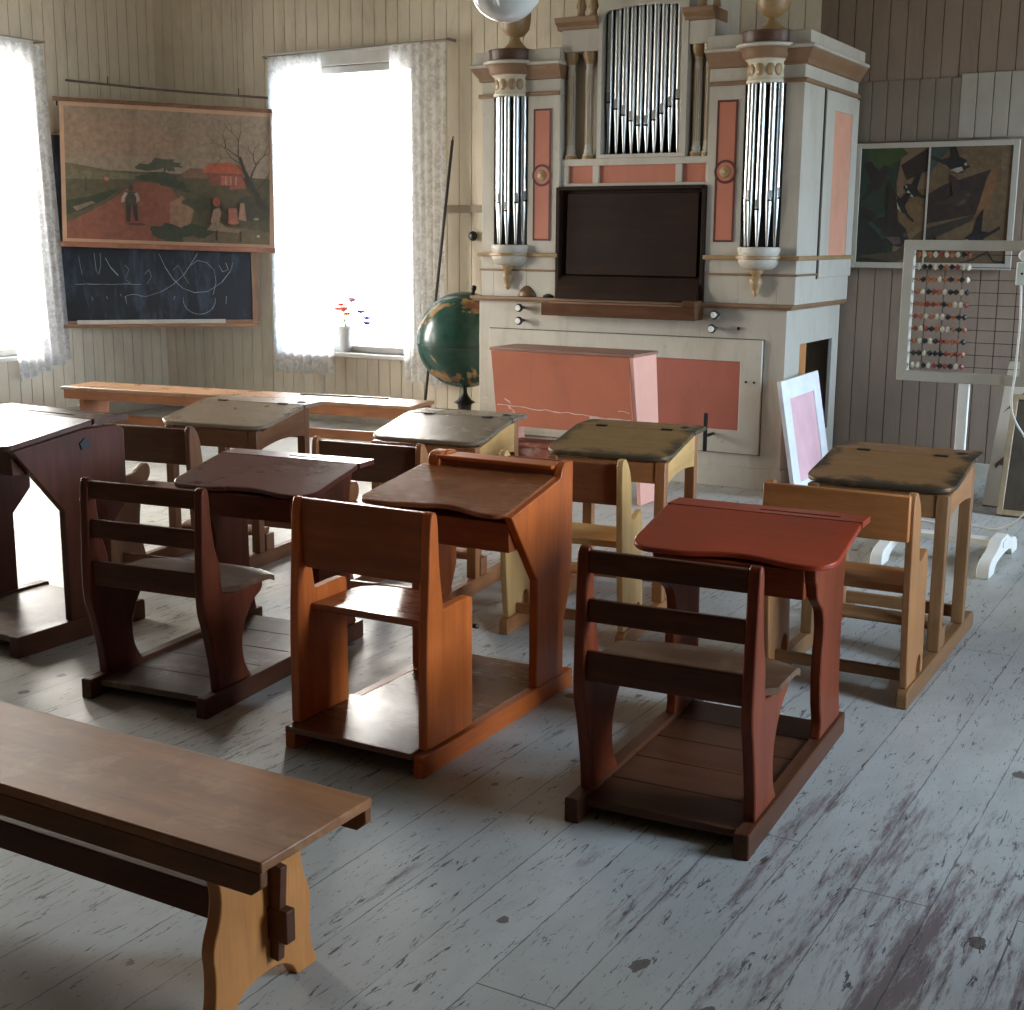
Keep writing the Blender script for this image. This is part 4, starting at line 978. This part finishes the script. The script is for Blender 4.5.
# figures
shp += [(blob(.312, .40, .013, .022), (.06, .035, .025)), ([(.29, .375), (.335, .375), (.34, .27), (.285, .27)], (.075, .055, .035)), ([(.285, .27), (.312, .27), (.305, .14), (.287, .14)], (.05, .03, .025)), ([(.315, .27), (.34, .27), (.345, .15), (.328, .15)], (.05, .03, .025)),
        (strip([(.29, .365), (.275, .33), (.27, .29)], .008), (.45, .36, .28)), (strip([(.335, .365), (.345, .33), (.345, .29)], .008), (.45, .36, .28)), (blob(.335, .125, .05, .01), (.12, .045, .03)), (blob(.352, .285, .012, .02), (.3, .12, .07))]
shp += [([(.715, .26), (.745, .28), (.755, .24), (.74, .14), (.70, .16)], (.32, .19, .12)), (blob(.73, .32, .02, .035), (.33, .07, .045)), ([(.79, .28), (.83, .28), (.84, .18), (.79, .17)], (.34, .12, .08)), ([(.85, .32), (.87, .32), (.88, .18), (.84, .19)], (.36, .2, .12)), (blob(.815, .17, .03, .02), (.4, .13, .08)),
        ([(.68, .10), (.84, .085), (.86, .11), (.78, .13), (.74, .17), (.71, .16)], (.27, .18, .11)), (strip([(.73, .1), (.73, .02)], .005), (.05, .03, .02)), (strip([(.85, .1), (.85, .02)], .005), (.05, .03, .02)), (blob(.94, .065, .008, .01), (.5, .4, .25)),
        (blob(.93, .20, .015, .012), (.3, .24, .17))]
mg = .035
picture('painted_scene', t, shp, lambda u, v, w_: PP(mg+u, .045+v, .0006+w_), WPp-2*mg-.01, HPp-.09, paint('sky_brown', (.25, .17, .105), .6, (.19, .12, .07), .5, .12, 3., 0))
rodm = wood('rod_brown', (.22, .12, .065), (.12, .06, .035), 'x', .4)
mb = MB(); bxp(mb, -.05, WPp+.045, HPp-.012, HPp+.022, -.014, .014, PP); obj('top_rod', mb, rodm, t, bevel=.005)
mb = MB(); bxp(mb, -.02, WPp+.03, -.025, .018, -.014, .016, PP); obj('bottom_rod', mb, wood('rod_red', (.36, .15, .08), (.22, .09, .05), 'x', .35), t, bevel=.006)
mb = MB(); bxp(mb, WPp+.012, WPp+.024, HPp-.06, HPp-.012, -.006, .006, PP); bxp(mb, -.024, -.012, HPp-.05, HPp-.012, -.006, .006, PP); obj('rod_hook', mb, iron_m, t)
# suspension rail above it
a = Vector((-9.02, 9.4+9.25-9.02-1.5, 2.866)); b = Vector((-7.826, 9.4+9.25-7.826-1.5, 2.776))
t = thing('hanging_rail', 'thin grey-brown rail above the hanging farm picture', 'rail', tuple(a))
path = [tuple((b-a)*k/8+Vector((0, 0, -.012*math.sin(PI*k/8)))) for k in range(9)]
obj('rod', MB().tube(path, .0095, 8), wood('rail_grey', (.17, .13, .10), (.1, .075, .06), 'x', .5), t, smooth=60)
for k in (1.6, 6.7):
    cr = MB(); p = (b-a)*k/8; cr.tube([p, p+dn*-.01+Vector((0, 0, .06))], .004, 6); cr.tube([p+dn*-.01+Vector((0, 0, .06)), p+dn*-.01+Vector((0, 0, 1.25))], .0012, 4)
    obj('hanging_wire', cr, iron_m, t)
for k in (1.2, 6.9):
    cr = MB(); p = (b-a)*k/8; q = p+dn*.035+Vector((0, 0, -.16 if k < 3 else -.135)); cr.tube([p, q], .0012, 4)
    obj('picture_wire', cr, iron_m, t)

# ---------------------------------------------------------------- bird chart on the back wall
t, PX, bx = frame_thing('bird_chart', 'white framed double chart of dark birds on the back wall', 'picture', Vector((-2.69, 9.37, 1.415)), Vector((1, 0, 0)), Vector((0, 0, 1)), Vector((0, -1, 0)), 1.065, .835, (.035, .04, .04, .035), .025,
            paint('chart_frame_white', (.42, .39, .32), .5, (.4, .36, .3), .3), paint('chart_ground', (.15, .10, .055), .6, (.09, .07, .045), .5, .15, 5.), 'backing')
mb = MB(); bx(mb, .488, .50, .04, .80, .016, .022); obj('dividing_strip', mb, paint('chart_frame_white', (0, 0, 0)), t)
def bird(cx, cy, s, a, col, belly=None, flip=1):
    out = []
    def R(pts): return [(cx+s*(x*flip*math.cos(a)-y*math.sin(a)), cy+s*1.25*(x*flip*math.sin(a)+y*math.cos(a))) for x, y in pts]
    out.append((R([(-.9, .05), (-.4, .22), (.1, .28), (.5, .24), (.62, .12), (.78, .05), (.6, 0), (.4, -.18), (0, -.26), (-.4, -.14)]), col))
    out.append((R([(-.9, .05), (-1.5, .12), (-1.55, 0), (-.6, -.08)]), col))
    out.append((R([(.15, .2), (-.2, .75), (-.65, .95), (-.45, .3), (-.4, .1)]), tuple(c*.7 for c in col)))
    if belly: out.append((R([(.42, -.1), (.1, -.22), (-.3, -.18), (0, -.08), (.3, 0)]), belly)); out.append((R([(.42, .14), (.56, .16), (.58, .08), (.44, .05)]), belly))
    return out
dkb = (.025, .022, .02); wb = (.42, .38, .32)
L1 = [([(0, 0), (.52, 0), (.6, .35), (.55, .7), (.62, 1), (0, 1)], (.022, .045, .026)), ([(0, 0), (0, .5), (.25, .45), (.45, .15), (.5, 0)], (.02, .026, .02)), ([(.3, .8), (.7, .95), (.6, 1), (.1, 1), (.15, .85)], (.04, .075, .018)),
      ([(.15, .35), (.5, .5), (.5, .25), (.4, .2)], (.03, .075, .05)), ([(.6, .85), (1, 1), (1, .8), (.7, .72)], (.03, .02, .015)), ([(.5, .2), (1, .3), (1, .65), (.6, .6)], (.17, .11, .045)), ([(0, .05), (.6, .1), (1, .3), (1, .1), (.6, 0)], (.08, .06, .03))]
L1 += bird(.28, .72, .24, .5, dkb, None)+bird(.78, .62, .17, -.2, dkb, wb, -1)+bird(.62, .50, .16, -.5, dkb, wb, -1)+bird(.55, .26, .34, -.3, (.03, .022, .02), (.12, .08, .08))
L2 = [([(0, 0), (1, 0), (1, 1), (0, 1)], (.17, .11, .055)), ([(0, .78), (.25, 1), (0, 1)], (.05, .075, .055)), ([(0, .60), (.2, .68), (.75, .80), (.6, .42), (.3, .38), (0, .34)], (.04, .027, .02)), ([(.72, .75), (.85, .85), (.78, .5), (.62, .3), (.58, .35)], (.24, .12, .05)),
      ([(.85, 1), (1, 1), (1, .5), (.9, .6)], (.20, .13, .07)), ([(0, .30), (.6, .42), (.55, .36), (0, .18)], (.05, .04, .025)), (strip([(.45, 0), (.6, .03), (.78, .10), (.86, .02), (1, .01)], .008), dkb)]
L2 += bird(.33, .84, .22, -.15, dkb, wb)+bird(.62, .20, .20, .25, dkb, (.5, .46, .4), -1)+bird(.16, .12, .11, 0, dkb)+bird(.4, .55, .2, .1, (.06, .04, .03), (.1, .08, .06))
basep = paint('chart_ground', (0, 0, 0))
picture('left_sheet', t, L1, lambda u, v, w_: tuple(PX(.035+u, .04+v, .0155+w_)), .453, .76, basep)
picture('right_sheet', t, L2, lambda u, v, w_: tuple(PX(.50+u, .04+v, .0155+w_)), .525, .76, basep)

# ---------------------------------------------------------------- abacus on its stand
ab_m = paint('abacus_greyed_white', (.38, .345, .275), .5, (.27, .235, .18), .4)
white_m = paint('stand_white', (.70, .67, .60), .45, (.6, .56, .5), .25)
AY = 6.87
t = thing('abacus', 'large bead abacus in a greyed white frame on a white stand', 'abacus', (-1.42, AY, 0))
T0 = lambda mb: (setattr(mb, 'v', [(x+1.42, y-AY, z) for x, y, z in mb.v]), mb)[1]
mb = MB().ring([(-1.655, .955), (-1.115, .955), (-1.115, 1.555), (-1.655, 1.555)], -1.705, -1.065, .905, 1.605, AY-.02, AY+.03)
obj('frame', T0(mb), ab_m, t, bevel=.003)
cols = [('bead_black', (.015, .013, .012)), ('bead_red', (.20, .035, .022)), ('bead_cream', (.52, .45, .33)), ('bead_orange', (.30, .10, .04))]
bm_ = [flat(n, c, .3) for n, c in cols]
rr = random.Random(21)
beadmesh = {}
for i in range(10):
    z = 1.535-.0625*i if i else 1.532
    z = 1.535-i*(1.535-.985)/9
    obj('wire', T0(MB().tube([(-1.658, AY, z), (-1.112, AY, z)], .0018, 6)), iron_m, t)
    x = -1.634+rr.uniform(0, .008); c = rr.randrange(4)
    for j in range(10):
        c = rr.choice([0, 1, 2, 3, 0, 3, 2])
        if c not in beadmesh:
            b = obj('bead', MB().lathe([(.004, -.0125), (.007, -.011), (.0155, -.002), (.0155, .002), (.007, .011), (.004, .0125)], seg=14, T=Matrix.Rotation(PI/2, 4, 'Y')), bm_[c], t, smooth=40)
            beadmesh[c] = b
        else:
            b = beadmesh[c].copy(); C.objects.link(b)
        b.location = (x+1.42, 0, z); x += .0268
obj('post', T0(MB().box(-1.395, -1.345, AY-.01, AY+.025, .12, .906)), white_m, t, bevel=.003)
obj('base_rail', T0(MB().box(-1.70, -1.12, AY+.0, AY+.09, .09, .125)), white_m, t, bevel=.003)
foot = smoothpoly([(-.36, 0, 1), (-.36, .05), (-.30, .085), (-.15, .10), (-.06, .14, 1), (.10, .14, 1), (.19, .10), (.34, .085), (.40, .05), (.40, 0, 1), (.27, 0, 1), (.22, .045), (.05, .055), (-.18, .045), (-.23, 0, 1)])
for x in (-1.185, -1.70): obj('foot', T0(MB().prism([(y+AY+.03, z) for y, z in foot], 'x', x, x+.06)), white_m, t, bevel=.004)
# socket with cable
t = thing('power_socket', 'small pale socket block hanging at the right edge of the abacus', 'socket', (-1.125, 6.80, 1.45))
obj('socket_body', MB().box(-.028, .028, -.014, .03, -.055, .055), paint('socket_pale', (.62, .66, .58), .4), t, bevel=.006)
obj('round_plug', MB().lathe([(0, 0), (.028, 0), (.028, .02), (.02, .028), (0, .028)], seg=18, T=Matrix.Translation((.005, .01, .085)) @ Matrix.Rotation(PI/2, 4, 'X')), porc, t, smooth=40)
obj('socket_screw', MB().lathe([(0, 0), (.006, 0), (.006, .004), (0, .004)], seg=10, T=Matrix.Translation((0, -.013, -.0)) @ Matrix.Rotation(PI/2, 4, 'X')), iron_m, t)
def bez(pts, n=10):
    out = []; m = len(pts)
    for i in range(m-1):
        p0, p1, p2, p3 = (Vector(pts[max(i-1, 0)]), Vector(pts[i]), Vector(pts[i+1]), Vector(pts[min(i+2, m-1)]))
        for k in range(n):
            t_ = k/n; out.append(.5*((2*p1)+(-p0+p2)*t_+(2*p0-5*p1+4*p2-p3)*t_*t_+(-p0+3*p1-3*p2+p3)*t_**3))
    out.append(Vector(pts[-1])); return out
cab = bez([(-1.125, 6.785, 1.40), (-1.115, 6.78, 1.22), (-1.12, 6.79, 1.0), (-1.13, 6.85, .78), (-1.06, 7.05, .58), (-1.05, 7.35, .36), (-1.16, 7.6, .12), (-1.30, 7.72, .012), (-1.45, 7.75, .010), (-1.62, 7.72, .010), (-1.80, 7.8, .010)])
o = obj('power_cable', MB().tube(cab, .0055, 8), paint('cable_white', (.66, .64, .58), .5), None, smooth=60)
tag(o, 'thin white cable dropping from the socket to the floor', 'cable')

# ---------------------------------------------------------------- leaning board and leaning frame at right
def lean(o_, top, W): 
    o_ = Vector(o_); top = Vector(top); ez = (top-o_).normalized(); ex = Vector((1, 0, 0)); en = ex.cross(ez).normalized()
    if en.y > 0: en = -en
    return o_, ex, ez, en, (top-o_).length
o_, ex, ez, en, H_ = lean((-1.52, 8.42, 0), (-1.52, 8.98, .84), .5)
t = thing('leaning_board', 'cream board with torn brown patches leaning in the right corner', 'board', tuple(o_))
P3 = lambda u, v, w_=0: tuple(ex*u+ez*v+en*w_)
mb = MB(); bxp(mb, 0, .60, .0, H_, 0, .02, P3); obj('board_sheet', mb, paint('board_cream', (.50, .43, .33), .6, (.33, .27, .2), .5, .1, 4.), t, bevel=.003)
sp = MB(); kk = .0215
for poly in ([(.02, .64), (.06, .70), (.10, .77), (.14, .80), (.13, .70), (.09, .675), (.05, .67)], [(.08, .60), (.12, .63), (.13, .58), (.10, .56)], [(.03, .28), (.07, .33), (.11, .36), (.10, .27), (.06, .28), (.04, .25)]):
    sp.add([P3(a, b, kk) for a, b in poly], [tuple(range(len(poly)))])
obj('torn_patch', sp, flat('torn_brown', (.10, .065, .04), .8), t)
o_, ex, ez, en, H_ = lean((-1.39, 8.17, 0), (-1.41, 8.55, .68), .6)
frame_thing('framed_picture', 'light wood frame with dark glass leaning in front of the cream board', 'frame', o_, ex, ez, en, .62, H_, .035, .025,
            wood('frame_light', (.50, .38, .24), (.36, .26, .15), 'z', .4), paint('frame_dark_glass', (.09, .075, .055), .18, (.16, .12, .08), .5, .3, 4., 0), 'glazing')

# ---------------------------------------------------------------- globe
t = thing('globe', 'big green school globe half hidden behind the organ edge', 'globe', (-5.49, 8.75, 0))
gm, nt, bs = newmat('globe_map')
n1 = noise(nt, coords(nt, (1, 1, 1), (.3, .1, .75)), 2.7, 7, .6, .4)
n2 = noise(nt, coords(nt, (1, 1, 1), (2, 2, 2)), 9, 5, .6, .3)
land = rng(nt, n1, .525, .545, 0, 1)
col = mixc(nt, land, mixc(nt, rng(nt, n2, .35, .65), (.014, .055, .042), (.03, .09, .066)), mixc(nt, rng(nt, n2, .4, .62), (.40, .30, .13), (.27, .09, .05)))
lk(nt, col, bs, 'Base Color'); bs.inputs['Roughness'].default_value = .25
R_ = .368
prof = [(R_*math.sin(PI*i/32), -R_*math.cos(PI*i/32)) for i in range(33)]
obj('sphere', MB().lathe(prof, (0, 0, .828), 48), gm, t, smooth=60)
ax = Matrix.Translation((0, 0, .828)) @ Matrix.Rotation(math.radians(12), 4, 'Y')
obj('equator_ring', MB().lathe([(R_-.002, -.004), (R_+.0015, -.004), (R_+.0015, .004), (R_-.002, .004)], seg=48, T=Matrix.Translation((0, 0, .80))), iron_m, t)
obj('pole_knob', MB().lathe([(0, R_), (.012, R_), (.013, R_+.02), (.02, R_+.03), (.018, R_+.055), (0, R_+.06)], seg=14, T=ax), iron_m, t, smooth=50)
st = MB().lathe([(0, 0), (.19, 0), (.195, .02), (.17, .035), (.06, .05), (.035, .08), (.045, .12), (.03, .16), (.045, .22), (.05, .29), (.055, .33), (.085, .345), (.055, .365), (.03, .40), (.02, .42), (.015, .47), (0, .47)], (0, 0, 0), 20)
obj('stand', st, flat('black_turned_wood', (.022, .018, .016), .35), t, smooth=35)

# pole leaning by the window, wall knob
place('window_pole', MB().tube([(0, 0, 0), (.10, .33, 2.37)], .012, 8).tube([(.10, .33, 2.37), (.103, .335, 2.40)], .006, 6), flat('pole_dark', (.03, .022, .018), .45), (-6.08, 9.02, 0), 'long thin dark pole leaning on the wall right of the window', 'pole', smooth=60)
place('black_knob_peg', MB().lathe([(0, .05), (.02, .05), (.036, .04), (.04, .025), (.03, .01), (.014, .006), (.014, 0)], seg=18, T=Matrix.Rotation(PI/2, 4, 'X')), flat('knob_black', (.015, .014, .013), .4), (-5.80, 9.4, 1.615), 'round black knob on the wall between pole and organ', 'knob', smooth=50)

# ---------------------------------------------------------------- pendant lamp
t = thing('pendant_lamp', 'round milky glass lamp globe hanging at the top edge', 'lamp', (-2.935, 5.0, 2.625))
mg_, nt, bs = newmat('opal_glass')
bs.inputs['Base Color'].default_value = (.72, .73, .70, 1); bs.inputs['Roughness'].default_value = .08; bs.inputs['Transmission Weight'].default_value = .25; bs.inputs['IOR'].default_value = 1.3
r2 = .150
obj('glass_shade', MB().lathe([(r2*math.sin(PI*i/28), -r2*math.cos(PI*i/28)) for i in range(26)]+[(.05, r2*.95)], (0, 0, 0), 36), mg_, t, smooth=60)
obj('lamp_holder', MB().lathe([(.055, .13), (.058, .17), (.04, .19), (.02, .22), (0, .225)], (0, 0, 0), 18), flat('brass_dark', (.25, .16, .06), .35, .9), t, smooth=40)
obj('lamp_cord', MB().tube([(0, 0, .22), (0, 0, 4.3-2.625)], .004, 6), iron_m, t)

# ---------------------------------------------------------------- curtains
cm, nt, bs = newmat('lace_curtain')
bs.inputs['Base Color'].default_value = (.88, .89, .91, 1); bs.inputs['Roughness'].default_value = .9
tlu = N(nt, 'BsdfTranslucent', {'Color': (.93, .94, .96, 1)}); mx1 = N(nt, 'MixShader', {0: .66, 1: bs.outputs[0], 2: tlu.outputs[0]})
trn = N(nt, 'BsdfTransparent')
v = coords(nt, (1, 1, 1))
vo = N(nt, 'TexVoronoi', {'Vector': v, 'Scale': 30.}); nz = noise(nt, v, 14, 4, .6, .6)
pat = M_(nt, 'MULTIPLY', rng(nt, vo.outputs[0], .25, .45, 0, 1), rng(nt, nz, .42, .55, 0, 1))
fac = rng(nt, pat, 0, 1, .02, .26)
mx2 = N(nt, 'MixShader', {0: fac, 1: mx1.outputs[0], 2: trn.outputs[0]})
nt.links.new(mx2.outputs[0], nt.nodes['Material Output'].inputs[0])
def curtain(name, P, a_top, a_bot, z0, z1, folds, amp, label, group=None, hem=0., seed=0):
    """P(a, depth, z) world; a interpolates from a_top to a_bot"""
    rr = random.Random(seed); nx, nz_ = folds*8, 30; mb = MB(); vs = []
    ph = [rr.uniform(-.6, .6) for _ in range(folds+1)]; am = [rr.uniform(.6, 1.2) for _ in range(folds+1)]
    for j in range(nz_+1):
        t_ = j/nz_
        for i in range(nx+1):
            u = i/nx; k = u*folds; ki = int(min(k, folds-1)); f_2 = k-ki
            aa = am[ki]*(1-f_2)+am[ki+1]*f_2; pp = ph[ki]*(1-f_2)+ph[ki+1]*f_2
            a0 = a_top[0]+(a_bot[0]-a_top[0])*t_; a1 = a_top[1]+(a_bot[1]-a_top[1])*t_
            d = amp*aa*(.35+.65*t_)*math.sin(2*PI*k+pp+.6*math.sin(2.2*t_+pp))
            zb = z0+hem*(u-.5)+.012*math.sin(3*k)*(1 if t_ > .9 else 0)
            vs.append(P(a0+(a1-a0)*u, d, z1+(zb-z1)*t_))
    fs = [(j*(nx+1)+i, j*(nx+1)+i+1, (j+1)*(nx+1)+i+1, (j+1)*(nx+1)+i) for j in range(nz_) for i in range(nx)]
    mb.add(vs, fs); o = obj(name, mb, cm, None, smooth=80)
    return tag(o, label, 'curtain', group)
PB = lambda a, d, z: (a, YB-.115+d, z)
curtain('lace_curtain', PB, (-7.82, -7.25), (-7.84, -7.17), .42, 3.11, 7, .022, 'white lace curtain on the left side of the back wall window', seed=1)
curtain('lace_curtain', PB, (-6.56, -5.99), (-6.43, -6.04), .40, 3.12, 7, .024, 'white lace curtain on the right side of the back wall window', seed=2, hem=-.05)
PL = lambda a, d, z: (XL+.115+d, a, z)
curtain('lace_curtain', PL, (7.35, 8.01), (7.57, 8.11), .465, 3.13, 7, .03, 'white lace curtain beside the chalkboard, on the far left window', seed=3, hem=.14)
curtain('lace_curtain', PL, (6.10, 6.75), (6.10, 6.80), .45, 3.13, 7, .03, 'white lace curtain beyond the left edge of the picture', seed=4)
rod = MB().tube([(-7.86, YB-.115, 3.11), (-5.99, YB-.115, 3.14)], .006, 8)
t = tag(obj('curtain_rod', rod, flat('rod_metal', (.34, .31, .27), .4, .2), None, smooth=60), 'thin curtain rod over the back wall window', 'rod')
obj('rod_end', MB().box(-5.992, -5.978, YB-.125, YB, 3.13, 3.15).box(-7.87, -7.855, YB-.125, YB, 3.10, 3.12), flat('rod_metal', (0, 0, 0)), t)
rod = MB().tube([(XL+.115, 6.0, 3.155), (XL+.115, 8.03, 3.165)], .006, 8)
t = tag(obj('curtain_rod', rod, flat('rod_metal', (0, 0, 0)), None, smooth=60), 'thin curtain rod over the far left window', 'rod')
obj('rod_end', MB().box(XL, XL+.125, 8.02, 8.035, 3.155, 3.172), flat('rod_metal', (0, 0, 0)), t)

# ---------------------------------------------------------------- flowers on the sill
t = thing('flower_pot', 'small pot of red, blue and pink flowers on the window sill', 'flowers', (-7.16, 9.44, .612))
obj('pot', MB().lathe([(0, 0), (.05, 0), (.062, .20), (.066, .205), (.064, .225), (.055, .225), (.048, .21), (0, .21)], seg=20), paint('pot_white', (.85, .86, .83), .4), t, smooth=40)
rr = random.Random(9); leaf = MB(); stem = MB()
FL = [(-.03, .41, (.75, .08, .06)), (-.06, .37, (.70, .10, .08)), (.02, .38, (.80, .14, .08)), (.06, .46, (.12, .25, .65)), (.12, .45, (.80, .2, .35)), (.03, .33, (.75, .3, .1)), (.16, .35, (.10, .10, .25)), (.27, .26, (.12, .10, .45)), (-.01, .36, (.8, .25, .2)), (.24, .30, (.15, .3, .5))]
for i, (x, z, c) in enumerate(FL):
    y = rr.uniform(-.05, .03)
    stem.tube(bez([(0, 0, .22), (x*.4, y*.4, (.22+z)/2+.03), (x, y, z)], 5), .003, 5)
    mb = MB()
    for k in range(6):
        a = 2*PI*k/6; T = Matrix.Translation((x, y, z)) @ Matrix.Rotation(a, 4, 'Z') @ Matrix.Translation((.015, 0, 0)) @ Matrix.Rotation(-.5, 4, 'Y') @ Matrix.Scale(.4, 4, (0, 0, 1)) @ Matrix.Scale(.7, 4, (0, 1, 0))
        mb.lathe([(0, -.028), (.02, -.016), (.028, 0), (.02, .016), (0, .028)], seg=8, T=T)
    obj('bloom', mb, flat('bloom_%d' % i, c, .7), t, smooth=60)
for i in range(12):
    a = rr.uniform(0, 2*PI); x = .05*math.cos(a)+rr.uniform(-.02, .16); z = rr.uniform(.24, .33)
    leaf.add([(x-.03, .03*math.sin(a), z), (x, .03*math.sin(a)-.012, z+.012), (x+.03, .03*math.sin(a), z-.004), (x, .03*math.sin(a)+.012, z+.01)], [(0, 1, 2, 3)])
obj('stems', stem, flat('stem_green', (.10, .22, .05), .6), t); obj('leaves', leaf, flat('leaf_green', (.07, .18, .05), .6), t)
